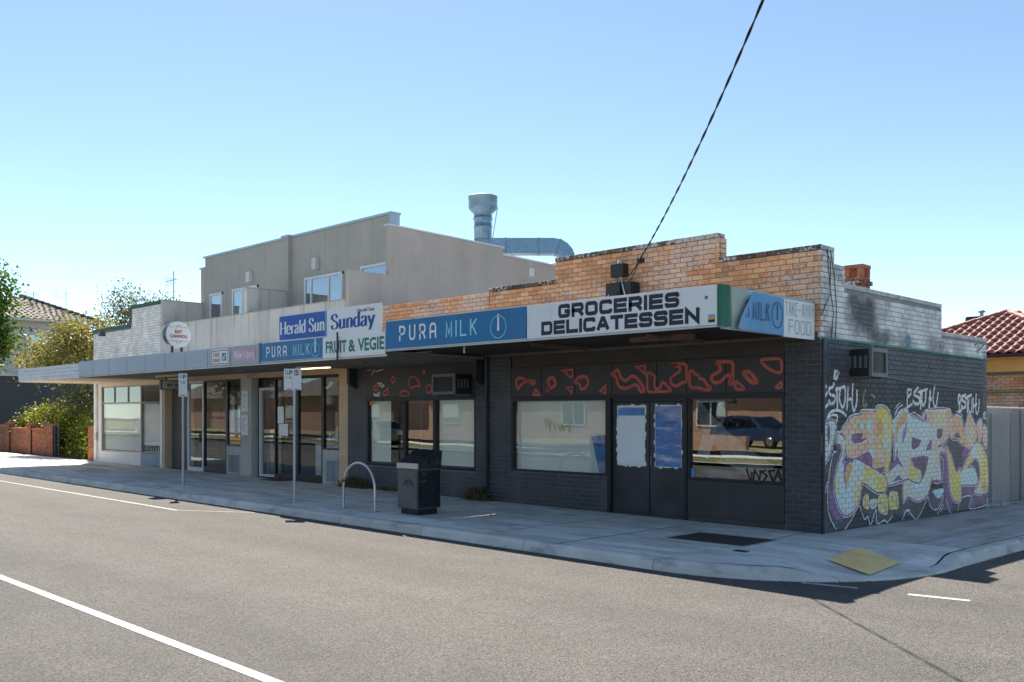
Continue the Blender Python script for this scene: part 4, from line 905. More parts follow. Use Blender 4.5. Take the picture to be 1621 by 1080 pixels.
# return end of the awning
t = thing('awning_end_flashing', (-.1, -2.6, 3.08), 'dark green bent flashing at the corner between the two awning signs', 'flashing')
MB().add([(-.158, YF-.02, 3.09), (-.1, YF-.02, 3.09), (-.06, YF+.12, 3.09), (-.085, YF+.22, 3.09), (-.158, YF-.02, 3.67), (-.09, YF-.02, 3.67), (-.04, YF+.12, 3.66), (-.085, YF+.22, 3.65)], [(0, 1, 5, 4), (1, 2, 6, 5), (2, 3, 7, 6)]).build('sheet', 'green_tape', t)
t = thing('side_milk_sign', (-.1, -1.7, 3.06), 'faded blue milk sign curling off the side end of the awning', 'sign')
sp = lambda T, nm, m, t, x=-.072: plane_mesh(T, lambda u, v: (x, u, v), nm, m, t)
MB().add([(-.115, -2.42, 3.08), (-.115, -1.9, 3.08), (-.115, -1.9, 3.66), (-.1, -2.45, 3.66)], [(0, 1, 2, 3)]).build('backing_sheet', 'pale_sheet', t)
mb = MB(); n = 14; vs = []
for j in range(7):
    v = j/6; y0 = -2.38+.46*v**1.3
    for i in range(n+1):
        u = i/n; y = y0+(-1.0-y0)*u; x = -.095+.06*max(0, 1-u*5)**2*(1-v*.3)+.004*math.sin(u*9); z = 3.075+.57*v-.025*u*(.6+v); vs.append((x, y, z))
mb.add(vs, [(j*(n+1)+i, j*(n+1)+i+1, (j+1)*(n+1)+i+1, (j+1)*(n+1)+i) for j in range(6) for i in range(n)], sm=True).build('board', 'sign_blue_faded', t)
sp(caps('MILK', -1.9, -1.42, 3.24, 3.5, .022, .6, .4), 'lettering', 'letter_ghost_blue', t, -.083); sp(caps('a', -2.08, -2.0, 3.26, 3.5, .02), 'lettering', 'letter_ghost_blue', t, -.083)
sp(stroke(ell(-1.2, 3.35, .15, .19, 24), .016, True)+stroke([(-1.2, 3.28), (-1.2, 3.5)], .03), 'ring', 'letter_ghost_blue', t, -.083)
t = thing('take_away_food_sign', (-.1, -.5, 3.04), 'washed out white take-away food sign on the awning end by the brick wall', 'sign')
B(-.125, -.095, -.995, -.03, 3.045, 3.615, b=.003).build('board', 'sign_white', t)
sp(caps('TAKE-AWAY', -.96, -.05, 3.37, 3.58, .014, .25, .2), 'lettering', 'letter_ghost', t, -.092); sp(caps('FOOD', -.85, -.15, 3.1, 3.32, .02, .3, .45), 'lettering', 'letter_ghost', t, -.092)
# the long awning of the cafe and of the white shop
aw = thing('cafe_awning', (-15, -1.3, 3.0), 'long blue grey panelled awning over the cafe footpath', 'awning')
B(-22.85, -7.62, YF+.03, -.03, 3.04, 3.1).build('soffit', 'soffit_grey', aw)
B(-22.85, -7.62, YF+.03, YF+.05, 3.0, 3.46).build('fascia_board', 'fascia_white', aw)
MB().add([(-22.9, YF+.04, 3.4), (-7.7, YF+.04, 3.4), (-7.7, -.02, 3.3), (-22.9, -.02, 3.3)], [(0, 1, 2, 3)]).build('top_sheet', 'roof_iron', aw)
px_ = [-22.87, -21.79, -20.62, -19.4, -18.2, -17.02, -15.87, -14.7, -13.55, -12.27]
for i in range(9): B(px_[i]+.008, px_[i+1]-.008, YF-.02, YF+.025, 3.03, 3.475, b=.004).build('fascia_panel', 'fascia_bluegrey', aw)
B(-12.27, -12.2, YF-.03, YF+.03, 3.03, 3.5).build('end_cap', 'grey_pipe', aw)
emis('tube_glow', (1, .72, .3), 1.6)
o = B(-13.15, -11.75, -1.2, -1.1, 2.985, 3.035).build('lamp_batten', 'sign_white', aw); B(-13.12, -11.78, -1.19, -1.11, 2.965, 2.985).build('lamp_tube', 'tube_glow', o)
B(-11.2, -9.4, -1.9, -1.84, 2.95, 3.0).build('lamp_channel', 'steel_brown', aw)
B(-12.4, -7.7, -2.6, -.05, 3.0, 3.035).build('soffit_sheet', 'soffit_grey', aw)
B(-20.6, -19.0, -1.35, -1.29, 2.97, 3.03).build('lamp_channel', 'soffit_tan', aw)
aw2 = thing('white_shop_awning', (-26, -1.3, 3.0), 'white boarded awning end over the white brick shop', 'awning')
B(-28.25, -22.86, YF+.03, -.03, 2.99, 3.05).build('soffit', 'soffit_tan', aw2)
for k in range(4): B(-28.3, -22.88, YF-.01, YF+.03, 2.985+k*.112, 2.985+k*.112+.106, b=.004).build('fascia_plank', 'fascia_white', aw2)
B(-28.3, -28.25, YF+.03, -.03, 2.97, 3.42).build('end_board', 'fascia_white', aw2)
MB().add([(-28.3, YF+.04, 3.38), (-22.9, YF+.04, 3.38), (-22.9, -.02, 3.3), (-28.3, -.02, 3.3)], [(0, 1, 2, 3)]).build('top_sheet', 'roof_iron', aw2)
t, L = sign('cafe_milk_sign', -12.19, -9.73, 3.045, 3.485, 'sign_blue', 'blue milk sign on the long awning under the royal blue newspaper sign', trim='metal_edge')
L(caps('PURa', -11.95, -11.1, 3.145, 3.385, .033, .75, .5), 'lettering', 'letter_white'); L(caps('MILK', -10.85, -10.2, 3.145, 3.385, .03, .6, .4), 'lettering', 'letter_cyan')
a, b = spoon(-9.99, 3.24, .15, .012); L(a, 'ring', 'letter_cyan'); L(b, 'bottle_mark', 'letter_white')
t, L = sign('fruit_sign', -9.72, -7.60, 3.035, 3.475, 'sign_white_clean', 'white fruit and vegie sign with bold green capitals on the awning')
L(fontT('FRUIT', -9.6, -8.86, 3.13, 3.38, .03), 'lettering', 'letter_green'); L(fontT('&', -8.8, -8.56, 3.13, 3.38, .03), 'lettering', 'letter_green'); L(fontT('VEGIE', -8.48, -7.62, 3.13, 3.39, .03), 'lettering', 'letter_green')
MB().tube([(-9.13, YF-.06, 2.9), (-9.13, YF-.06, 3.55)], .022, 6).build('bracket_post', 'pipe_dark', t)
t, L = sign('newspaper_sign', -11.58, -9.735, 3.50, 4.06, 'sign_royal', 'royal blue newspaper sign with white serif letters standing on the awning', -2.6)
L(serif('Herald Sun', -11.54, -9.78, 3.64, 3.92, .15, .05), 'lettering', 'letter_white'); L(stroke([(-11.57, 3.51), (-9.745, 3.51), (-9.745, 4.05), (-11.57, 4.05)], .012, True), 'border', 'letter_white')
t, L = sign('sunday_paper_sign', -9.715, -7.84, 3.49, 4.06, 'sign_white_clean', 'white Sunday newspaper sign with blue serif letters standing on the awning', -2.6)
L(serif('Sunday', -9.56, -8.05, 3.64, 3.94, .16, .05), 'lettering', 'letter_royal'); L(serif('Herald Sun', -8.64, -8.07, 3.93, 4.0, .13, .06), 'lettering', 'ink_navy')
for xx in (-11.4, -9.9, -9.5, -8.0): B(xx-.02, xx+.02, -2.598, -2.56, 3.2, 4.0).build('prop', 'pipe_dark', t)
t, L = sign('take_away_sign', -14.47, -13.62, 3.055, 3.43, 'sign_white_clean', 'small white take away sign with maroon border on the awning panel', YF-.022)
L(stroke([(-14.44, 3.085), (-13.65, 3.085), (-13.65, 3.4), (-14.44, 3.4)], .018, True), 'border', 'letter_maroon'); L(fontT('TAKE', -14.38, -14.05, 3.255, 3.36, .01)+fontT('AWAY', -14.38, -14.0, 3.12, 3.225, .01), 'lettering', 'letter_maroon')
L(poly([(-13.93, 3.15), (-13.73, 3.15), (-13.73, 3.34), (-13.93, 3.34)]), 'emblem', 'check_teal'); plane_mesh(stroke([(-13.88, 3.25), (-13.84, 3.19), (-13.77, 3.3)], .03), lambda u, v: (u, YF-.047, v), 'tick', 'letter_white', t)
t, L = sign('now_open_sign', -13.42, -12.42, 3.11, 3.40, 'pink_film', 'pink now open banner with pale serif letters on the awning', YF-.022, .006)
L(serif('Now Open', -13.37, -12.47, 3.19, 3.36, .11, .05), 'lettering', 'letter_white')
# round double sided sign
t = thing('round_cafe_sign', (-16.9, -2.45, 3.47), 'round white cafe sign with red lettering standing on the awning edge', 'sign')
cz, cy, rr_ = 3.97, -2.45, .345
M('rim_dark', (.05, .07, .09), .4)
MB().lathe([(rr_, -.1), (rr_, .1)], (-16.9, cy, cz), 36, 'x').build('rim', 'rim_dark', t)
for sgn in (1, -1): MB().add([(-16.9+sgn*.103, cy+rr_*math.cos(2*math.pi*k/36), cz+rr_*math.sin(2*math.pi*k/36)) for k in range(36)], [tuple(range(36))[::sgn]]).build('face', 'sign_white_clean', t)
fx = lambda T, nm, m, tt, x: plane_mesh(T, lambda u, v: (x, u, v), nm, m, tt)
fx(fontT('EAT', cy-.1, cy+.1, cz+.03, cz+.12, .03)+fontT('CANNOLI', cy-.24, cy+.24, cz-.09, cz+.0, .03), 'lettering', 'letter_red', t, -16.79)
fx(stroke([(cy-.27, cz+.19), (cy-.1, cz+.19)], .008)+stroke([(cy+.1, cz+.19), (cy+.27, cz+.19)], .008)+stroke([(cy-.08, cz+.18), (cy-.05, cz+.23), (cy+.05, cz+.23), (cy+.08, cz+.18)], .01)+stroke([(cy-.05, cz+.18), (cy, cz+.23), (cy+.05, cz+.18)], .008)+stroke([(cy-.27, cz-.17), (cy+.27, cz-.17)], .008)+stroke([(cy-.08, cz-.17), (cy-.05, cz-.22), (cy+.05, cz-.22), (cy+.08, cz-.17)], .01), 'ornament', 'grey_pipe', t, -16.79)
for yy in (-.13, .13): MB().box(-16.93, -16.87, cy+yy-.025, cy+yy+.025, 3.4, 3.68).build('leg', 'pipe_dark', t)
t = thing('hanging_cafe_sign', (-20, -1.05, 2.58), 'beige lightbox cafe sign hanging under the long awning', 'sign')
M('lightbox_beige', (.52, .45, .38), .5)
B(-20.06, -19.94, -1.47, -.62, 2.59, 2.88, b=.004).build('case', 'rim_dark', t); B(-19.945, -19.937, -1.43, -.65, 2.61, 2.86).build('face', 'lightbox_beige', t)
fx(caps('EAT', -1.28, -1.1, 2.70, 2.77, .022, .25, .15)+caps('CANNOLI', -1.04, -.70, 2.70, 2.77, .02, .2, .2), 'lettering', 'ink_black', t, -19.933)
fx(stroke([(-1.3, 2.81), (-.78, 2.81)], .006)+stroke([(-1.3, 2.66), (-.78, 2.66)], .006)+stroke([(-1.1, 2.81), (-1.05, 2.84), (-.98, 2.84), (-.93, 2.81)], .008)+stroke([(-1.1, 2.66), (-1.05, 2.63), (-.98, 2.63), (-.93, 2.66)], .008), 'ornament', 'ink_black', t, -19.933)
MB().box(-20.02, -19.98, -1.3, -1.26, 2.87, 3.04).build('hanger', 'pipe_dark', t); MB().box(-20.02, -19.98, -.82, -.78, 2.87, 3.04).build('hanger', 'pipe_dark', t)

# ================================================================== CAFE BUILDING (rendered, two storeys)
def render_mat(name, base, streak=.45):
    return M(name, base, .85, .10, .7, .06, 45, .1, stains=((tuple(c*.42 for c in base), (5.5, 5.5, .28), .52, .7, streak), (tuple(c*.55 for c in base), (14, 14, .5), .58, .7, streak*.6), (tuple(c*.62 for c in base), (.8, .8, .5), .55, .75, .4), (tuple(min(1, c*1.25) for c in base), (1.1, 1.1, .4), .58, .75, .35)))
render_mat('render_grey', (.42, .395, .36), .2); render_mat('render_grey_pale', (.58, .56, .52), .65); render_mat('render_warm', (.49, .42, .375), .15)
M('render_tan', (.64, .47, .29), .85, .08, 1, .05, 40, .08, stains=(((.3, .3, .29), (1, 1, 1.2), .5, .7, .6),))
M('render_pier', (.48, .46, .42), .85, .1, 1, .05, 40, .08, stains=(((.2, .2, .19), (2, 2, 1), .55, .7, .6),))
M('flash_blue', (.38, .47, .54), .4, .1, 2, metal=.35); M('white_frame', (.66, .68, .7), .4, .05); M('frame_black', (.012, .013, .016), .35)
glass_mat('cafe_glass', .05, (.95, .96, .96), .015); glass_mat('upper_glass', .35, (.4, .5, .55), .02)
M('panel_brown', (.11, .095, .082), .6, .12, 1); M('vent_metal', (.35, .4, .44), .5, .1, 3, metal=.3); M('brown_plank', (.16, .08, .05), .7)
cafe = thing('cafe_building', (-18, 4, 0), 'grey rendered two storey building with a glazed cafe below and balconies above', 'building')
XL, XR = -23.15, -12.66
# upper storey
B(-22.85, -12.75, 1.42, 1.66, 4.5, 7.12).build('upper_wall', 'render_grey', cafe); B(-22.85, -12.75, 1.66, 9, 4.5, 6.1).build('upper_body', 'render_grey', cafe); B(-22.85, -22.6, 1.66, 9, 6.1, 6.7).build('upper_body', 'render_grey', cafe)
B(-22.9, -12.66, 1.36, 1.7, 7.12, 7.18).build('parapet_flashing', 'flash_blue', cafe)
B(-12.749, -12.66, 1.38, 1.66, 6.80, 7.119).build('flashing_return', 'flash_blue', cafe)
B(-23.15, -22.853, 1.42, 1.8, 4.5, 6.78).build('end_pier', 'render_grey', cafe); B(-23.2, -22.84, 1.38, 1.84, 6.78, 6.83).build('pier_cap', 'flash_blue', cafe)
B(-17.82, -17.5, 1.30, 1.419, 4.8, 7.14).build('pilaster', 'render_grey', cafe); B(-17.86, -17.46, 1.27, 1.43, 7.14, 7.2).build('pilaster_cap', 'flash_blue', cafe)
# side wall towards the corner shop, stepped
MB().prism([(0, 3.2), (9, 3.2), (9, 6.38), (5.42, 6.49), (5.42, 6.7), (1.26, 6.78), (1.26, 5.5), (0.0, 5.5)], -12.745, -12.6, 'x').build('side_wall', 'render_warm', cafe, fixn=True)
MB().prism([(1.22, 6.785), (5.45, 6.705), (5.45, 6.745), (1.22, 6.825)], -12.78, -12.57, 'x').build('wall_capping', 'white_frame', cafe, fixn=True)
MB().prism([(5.4, 6.495), (9, 6.385), (9, 6.43), (5.4, 6.545)], -12.78, -12.57, 'x').build('wall_capping', 'white_frame', cafe, fixn=True)
B(-12.598, -12.57, 6.5, 6.72, 6.0, 6.25).build('wall_vent', 'white_frame', cafe)
# balcony front and dividers
B(XL, -12.755, 0, .2, 3.05, 4.76).build('balcony_front', 'render_grey_pale', cafe); B(XL, -12.755, -.015, .215, 4.76, 4.79).build('balcony_capping', 'render_grey', cafe)
for x in (-17.7, -23.1): B(x-.1, x+.1, .0 if x > -20 else .01, 1.42, 4.78, 5.5 if x > -20 else 5.6).build('balcony_divider', 'render_grey_pale', cafe); 
for x in (-17.7, -23.1): z = 5.5 if x > -20 else 5.6; B(x-.12, x+.12, -.02, 1.419, z, z+.03).build('divider_capping', 'render_grey', cafe)
B(XL+.2, -12.8, .2, 1.45, 4.0, 4.1).build('balcony_floor', 'render_grey', cafe)
# upper windows
def uwin(x0, x1, z0, z1, splits=()):
    f = MB(); t = .07; y0, y1 = 1.36, 1.419
    f.box(x0, x1, y0, y1, z1-t, z1).box(x0, x1, y0, y1, z0, z0+t).box(x0, x0+t, y0+.002, y1, z0, z1).box(x1-t, x1, y0+.002, y1, z0, z1)
    for s_ in splits: f.box(s_-t/2, s_+t/2, y0+.004, y1, z0, z1)
    o = f.build('upper_window', 'white_frame', cafe); xs = [x0]+list(splits)+[x1]
    for a, b in zip(xs, xs[1:]): B(a+.04, b-.04, 1.385, 1.405, z0+.04, z1-.04).build('pane', 'upper_glass', o)
uwin(-22.45, -21.62, 4.5, 5.88); uwin(-20.95, -19.4, 4.2, 5.90, (-20.3,)); uwin(-16.75, -14.85, 4.2, 5.84, (-16.4, -15.52)); uwin(-14.0, -12.8, 4.9, 5.88)
M('lamp_louvre', (.62, .6, .56), .5)
for x in (-19.85, -16.15):
    o = B(x-.11, x+.11, 1.30, 1.419, 6.02, 6.36, b=.01).build('wall_lamp', 'lamp_louvre', cafe)
    for k in range(6): B(x-.1, x+.1, 1.285, 1.3, 6.05+k*.05, 6.075+k*.05).build('louvre', 'white_frame', o)
# street level
def fr(x0, x1, z0, z1, mat, t=.05, name='glazing_frame', gl='cafe_glass', base=0, y=.06):
    z0 += 0; f = MB().box(x0, x1, y-.04, y+.05, z1-t, z1).box(x0, x1, y-.04, y+.05, z0, z0+t+base).box(x0, x0+t, y-.038, y+.05, z0, z1).box(x1-t, x1, y-.038, y+.05, z0, z1).build(name, mat, cafe)
    B(x0+t, x1-t, y, y+.008, z0+t+base, z1-t).build('pane', gl, f); return f
B(-13.04, XR, -.0, .22, -.1, 3.05).build('pier', 'render_tan', cafe); B(-13.02, -12.68, -.004, .0, 0, 1.3)
B(XL+.01, -13.04, .0, .22, 2.90, 3.05).build('lintel', 'render_tan', cafe)
B(-17.95, -17.35, .0, .22, -.1, 2.90).build('pier', 'render_pier', cafe)
fr(-13.80, -13.045, .95, 2.895, 'frame_black'); B(-13.80, -13.045, .02, .22, -.1, .95).build('stall_wall', 'render_pier', cafe)
fr(-15.0, -13.81, .08, 2.895, 'frame_black', base=.14); fr(-16.15, -15.01, .08, 2.895, 'frame_black', base=.1)
fr(-17.34, -16.16, .08, 2.895, 'frame_black', .06, y=.3, gl='dark_glass'); 
d = fr(-17.2, -16.24, .1, 2.62, 'white_frame', .07, 'cafe_door', y=.2); B(-16.36, -16.33, .12, .155, 1.0, 1.3).build('handle', 'frame_black', d)
fr(-18.82, -17.955, .92, 2.895, 'frame_black'); B(-18.82, -17.955, .02, .22, -.1, .92).build('stall_wall', 'render_pier', cafe)
fr(-20.25, -18.83, .09, 2.895, 'frame_black', base=.14); d = fr(-21.3, -20.26, .1, 2.895, 'white_frame', .07, 'cafe_door', base=.05); B(-20.5, -20.47, 0, .05, 1.0, 1.3).build('handle', 'frame_black', d)
B(-22.85, -21.31, .25, .35, -.1, 2.9).build('recess_panel', 'panel_brown', cafe); B(-22.98, -22.85, .0, .35, -.1, 2.9).build('pier', 'render_tan', cafe)
B(-23.15, -22.99, -.02, .3, -.1, 2.9).build('white_post', 'white_frame', cafe)
for (a, b) in ((-13.62, -13.08), (-18.72, -18.05)):
    o = MB().box(a, b, -.005, .02, .12, .16).box(a, b, -.005, .02, .68, .72).box(a, a+.03, -.004, .02, .16, .68).box(b-.03, b, -.004, .02, .16, .68).build('vent_grille', 'vent_metal', cafe)
    B(a+.03, b-.03, .012, .0195, .16, .68).build('vent_back', 'frame_black', o); n = 9
    for k in range(n): u = a+.05+(b-a-.1)*k/(n-1); B(u-.014, u+.014, -.002, .011, .16, .68).build('slat', 'vent_metal', o)
B(-16.05, -15.2, -.5, -.05, .085, .1).build('door_mat', 'brown_plank', cafe)
o = MB().box(-13.25, -13.1, -.16, .0, 2.62, 2.70, b=.01).tube([(-13.2, -.1, 2.62), (-13.28, -.22, 2.52)], .05, 8).build('security_camera', 'white_frame', cafe)
MB().tube([(-17.4, -.1, 2.95), (-17.4, -.16, 2.9)], .05, 10).build('sensor', 'white_frame', cafe)
# cafe interior: walls, counter, shelf with jars, pendant globes
M('interior_wall', (.26, .24, .22), .9, .2, 1); M('interior_ceiling', (.5, .5, .5), .9)
B(XL, XR-.1, 4.4, 4.5, -.1, 3.1).build('interior_wall', 'interior_wall', cafe); B(XL, XR-.1, .35, 4.4, -.1, .03).build('interior_floor', 'room_floor', cafe); B(XL, XR-.1, .22, 4.4, 3.05, 3.1).build('interior_ceiling', 'interior_ceiling', cafe)
B(XL, XL+.1, .35, 4.4, 0, 3.05).build('interior_wall', 'interior_wall', cafe); B(-17.9, -17.8, .35, 4.4, 0, 3.05).build('interior_wall', 'interior_wall', cafe)
B(XL, XR, 4.5, 8.9, -.3, 4.49).build('rear_volume', 'render_grey', cafe); B(XL, XL+.14, .36, 9, -.3, 4.75).build('party_wall', 'render_grey_pale', cafe)
M('globe_white', (.8, .79, .75), .35); M('counter_white', (.62, .66, .68), .5)
t = thing('cafe_counter', (-14.4, 1.2, .03), 'white cafe serving counter behind the window', 'counter')
B(-15.0, -13.0, .6, 1.3, .03, 1.08).build('front', 'counter_white', t); B(-15.05, -12.95, .55, 1.35, 1.08, 1.12).build('top', 'brown_plank', t)
for (x, y) in ((-14.2, .5), (-13.35, .45), (-18.4, .5), (-19.2, .5)):
    o = thing('pendant_globe', (x, y, 2.2), 'white globe pendant lamp hanging %s' % {-14.2: 'over the counter behind the wide cafe window', -13.35: 'behind the narrow cafe window beside the dark shop', -18.4: 'behind the narrow window left of the menu pier', -19.2: 'behind the tall glazed panel left of the narrow window'}[x], 'pendant lamp', 'globe pendants in the cafe')
    MB().lathe([(.001, -.13)]+[(.13*math.sin(a), -.13*math.cos(a)) for a in [math.pi*k/8 for k in range(1, 8)]]+[(.03, .13)], (x, y, 2.25), 16).build('globe', 'globe_white', o); MB().tube([(x, y, 2.37), (x, y, 3.05)], .006, 5).build('cord', 'wire_black', o)
rj = random.Random(3)
for i, (x, c) in enumerate(((-14.85, 'letter_red'), (-14.7, 'check_teal'), (-14.52, 'sign_white'), (-14.35, 'letter_cyan'), (-14.2, 'sign_white'), (-14.05, 'letter_red'), (-13.9, 'sign_white_clean'))):
    h = (.22, .2, .24, .18, .42, .2, .36)[i]
    o = MB().lathe([(.001, 0), (.04, 0), (.045, h*.75), (.025, h*.9), (.025, h), (.001, h)], (x, .75, 1.12), 12).build('jar', c, None, (x, .75, 1.12))
    tag(o, '%s jar on the cafe counter, %s of the row from the left' % (('red', 'teal', 'white', 'pale cyan', 'tall white', 'second red', 'tall bright white')[i], ('first', 'second', 'third', 'fourth', 'fifth', 'sixth', 'last')[i]), 'jar', 'jars on the cafe counter')
# menus on the pier and papers on the glass
t = thing('menu_board', (-17.65, -.02, 1.3), 'pair of white menu sheets in frames on the cafe pier', 'menu board')
for (z0, z1) in ((1.94, 2.55), (1.26, 1.86)):
    o = B(-17.86, -17.5, -.03, 0, z0, z1, b=.004).build('frame', 'white_frame', t); plane_mesh(sum([stroke([(-17.8, z1-.12-k*.06), (-17.58-.05*(k % 3), z1-.12-k*.06)], .012) for k in range(7)], []), lambda u, v: (u, -.034, v), 'print', 'grey_pipe', o)
for (x0, x1, z0, z1, s_) in ((-16.02, -15.72, 1.62, 2.08, 'upper'), (-15.95, -15.5, 1.28, 1.6, 'lower')):
    o = B(x0, x1, .045, .055, z0, z1).build('window_notice', 'sign_white_clean', None, (x0, .05, z0)); tag(o, '%s white paper notice taped inside the cafe window' % s_, 'notice', 'notices in the cafe window')
o = B(-18.75, -18.1, .08, .1, .99, 2.0).build('window_poster', 'white_card', None, (-18.4, .09, 1)); tag(o, 'white poster with yellow foot in the narrow window left of the menu pier', 'poster')
plane_mesh(caps('EAT', -19.85, -19.6, 1.72, 1.80, .02, .2, .15)+caps('CANNOLI', -19.53, -19.0, 1.72, 1.80, .02, .2, .2), lambda u, v: (u, .055, v), 'window_lettering', 'letter_maroon', cafe)
plane_mesh(poly([(-18.74, 1.0), (-18.11, 1.0), (-18.11, 1.3), (-18.74, 1.3)]), lambda u, v: (u, .077, v), 'poster_foot', 'sticker_orange', cafe)

# ================================================================== WHITE BRICK SHOP
zband_paint('paint_white', [(0, (.80, .77, .71)), (9, (.8, .77, .71))], .7, stains=(((.36, .2, .13), (5, 5, 9), .7, .74, .8), ((.4, .38, .35), (2, 2, .6), .55, .72, .4)))
M('green_trim', (.045, .10, .06), .7, .25, 4, .15, 40, .2); M('white_wall', (.80, .78, .75), .7, .06, 1, .04, 40, .05, stains=(((.45, .44, .42), (2, 2, .5), .55, .75, .5),)); M('cream_wall', (.76, .64, .48), .7, .06, 1)
M('alu_frame', (.3, .29, .27), .4, metal=.4); M('blind_white', (.80, .82, .78), .7, .05, 3)
ws = thing('white_brick_shop', (-26, 3, .1), 'small white painted brick shop with green parapet trim and blinds in the window', 'shop')
wseg = [(-28.68, -25.4, 4.86), (-25.4, -23.16, 5.5)]
wb = lay(wseg, 3.1, 5.6)
put_bricks(wb, 'paint_white', ws, 'white_brick', ('front', .0), 0, 'parapet_bricks', .005, .004)
for a, b, t_ in wseg: B(a, b-.002, .008, .25, 3.0, t_).build('wall_core', 'mortar_white', ws)
for a, b, t_ in wseg: B(a-.03, b, -.03, .27, t_, t_+.12, b=.004).build('green_capping', 'green_trim', ws)
B(-25.46, -25.36, -.028, .26, 4.985, 5.495, b=.003).build('green_capping', 'green_trim', ws)
B(-28.68, -23.16, .25, 9, 3.3, 3.4).build('roof', 'roof_iron', ws); B(-28.68, -28.45, .25, 9, -.2, 4.8).build('left_wall', 'white_wall', ws)
B(-28.68, -23.16, 4.5, 4.6, -.2, 3.3).build('rear_wall', 'room_dark', ws); B(-28.5, -23.16, .3, 4.5, .0, .16).build('interior_floor', 'room_floor', ws)
B(-28.66, -27.98, .0, .2, -.1, 3.0).build('pier', 'white_wall', ws); B(-27.98, -23.16, .0, .25, 2.86, 3.0).build('lintel', 'cream_wall', ws)
B(-27.98, -24.68, .0, .2, -.1, .52).build('stall_wall', 'white_wall', ws); MB().prism([(-24.68, 0), (-23.3, .5), (-23.36, .68), (-24.68, .2)], -.1, .52).build('stall_wall', 'fascia_bluegrey', ws)
ft = MB().box(-27.98, -24.68, .02, .1, .52, .57).box(-27.98, -24.68, .02, .1, 2.23, 2.29).box(-27.98, -24.68, .02, .1, 2.82, 2.86).box(-27.98, -27.93, .022, .1, .57, 2.82).box(-24.73, -24.66, .022, .1, .57, 2.82)
for x in (-26.9, -25.75): ft.box(x-.02, x+.02, .024, .1, 2.29, 2.82)
o = ft.build('window_frame', 'alu_frame', ws); B(-27.93, -24.73, .05, .056, .57, 2.82).build('pane', 'shop_glass', o)
o = MB().prism([(-24.68, .02), (-23.3, .52), (-23.3, .57), (-24.68, .09)], .52, .57).prism([(-24.68, .02), (-23.3, .52), (-23.3, .57), (-24.68, .09)], 2.23, 2.29).prism([(-24.68, .02), (-23.3, .52), (-23.3, .57), (-24.68, .09)], 2.82, 2.86).build('window_frame', 'alu_frame', ws)
MB().add([(-24.68, .05, .57), (-23.3, .545, .57), (-23.3, .545, 2.82), (-24.68, .05, 2.82)], [(0, 1, 2, 3)]).build('pane', 'shop_glass', o)
mb = MB()
for k in range(36): z = .6+k*.045; mb.add([(-27.9, .12, z), (-24.75, .12, z), (-24.75, .14, z+.04), (-27.9, .14, z+.04)], [(0, 1, 2, 3)])
tag(mb.build('venetian_blind', 'blind_white', ws), kind='stuff')
MB().add([(-24.66, .13, .55), (-23.32, .61, .55), (-23.32, .61, 2.22), (-24.66, .13, 2.22)], [(0, 1, 2, 3)]).build('roller_blind', 'blind_white', ws)
dv = Vector((1.38, .495)).normalized()
plane_mesh(fontT('commo', .12, 1.0, .60, .80, .01), lambda u, v: (-24.68+dv.x*u+.01*dv.y*0, .05+dv.y*u-.012, v), 'window_lettering', 'ink_black', ws)
MB().tube([(-28.3, -.05, 2.98), (-28.3, -.05, .2)], .04, 8).build('downpipe', 'white_wall', ws); MB().box(-28.4, -28.25, -.08, 0, .9, 1.2, b=.005).build('meter_box', 'vent_metal', ws)
o = MB().box(-26.9, -26.72, -.55, -.35, 4.62, 4.78).build('flood_lamp', 'rim_dark', ws); MB().tube([(-28.3, -.03, 4.74), (-26.8, -.45, 4.73)], .018, 6).tube([(-27.2, -.03, 4.4), (-26.85, -.4, 4.7)], .012, 6).build('lamp_arm', 'white_wall', o)

# ================================================================== EQUIPMENT ON THE BUILDINGS
M('ac_case', (.12, .12, .125), .5, .2, 4); M('ac_dark', (.018, .018, .02), .5); M('ac_rim', (.15, .15, .155), .5)
def ac(name, label, c, sx, sy, sz, rz):
    """window air conditioner: case, rim, louvred grille, bracket; local -y faces out"""
    t = thing(name, c, label, 'air conditioner', 'window air conditioners'); t.rotation_euler = (0, 0, rz); ORG[t] = Vector((0, 0, 0))
    MB().box(-sx/2, sx/2, -sy, 0, 0, sz, b=.012).build('case', 'ac_dark', t)
    MB().box(-sx/2-.012, sx/2+.012, -sy-.03, -sy+.02, sz-.05, sz+.012).box(-sx/2-.012, sx/2+.012, -sy-.03, -sy+.02, -.012, .05).box(-sx/2-.012, -sx/2+.04, -sy-.028, -sy+.02, .05, sz-.05).box(sx/2-.04, sx/2+.012, -sy-.028, -sy+.02, .05, sz-.05).build('rim', 'ac_rim', t)
    for k in range(11): z = .06+(sz-.12)*k/10; MB().box(-sx/2+.045, sx/2-.045, -sy-.012, -sy+.005, z-.009, z+.006).build('louvre', 'ac_dark', t)
    for s_ in (-1, 1):
        for k in range(4): MB().box(s_*(sx/2+.0), s_*(sx/2+.004), -sy*.85+k*.09, -sy*.85+k*.09+.05, sz*.3, sz*.75).build('side_slot', 'ac_case', t)
    for q_ in (-sx/2+.05, sx/2-.09): MB().box(q_, q_+.04, -sy+.03, 0, -.035, -.002).build('bracket', 'ac_rim', t)
    return t
ac('air_conditioner', 'dark boxy air conditioner over the left window of the dark shop', (-8.42, 0, 2.31), .72, .5, .42, 0)
ac('air_conditioner', 'dark air conditioner projecting from the graffiti side wall', (0.004, 1.27, 2.5), .58, .35, .44, R(90))
t = thing('service_box', (-3.95, -.1, 4.4), 'small black service box fixed high on the orange parapet', 'service box')
B(-4.1, -3.8, -.16, 0, 4.42, 4.66, b=.006).build('case', 'ac_dark', t); B(-3.99, -3.95, -.1, 0, 4.66, 4.74).build('bracket', 'sign_white', t)
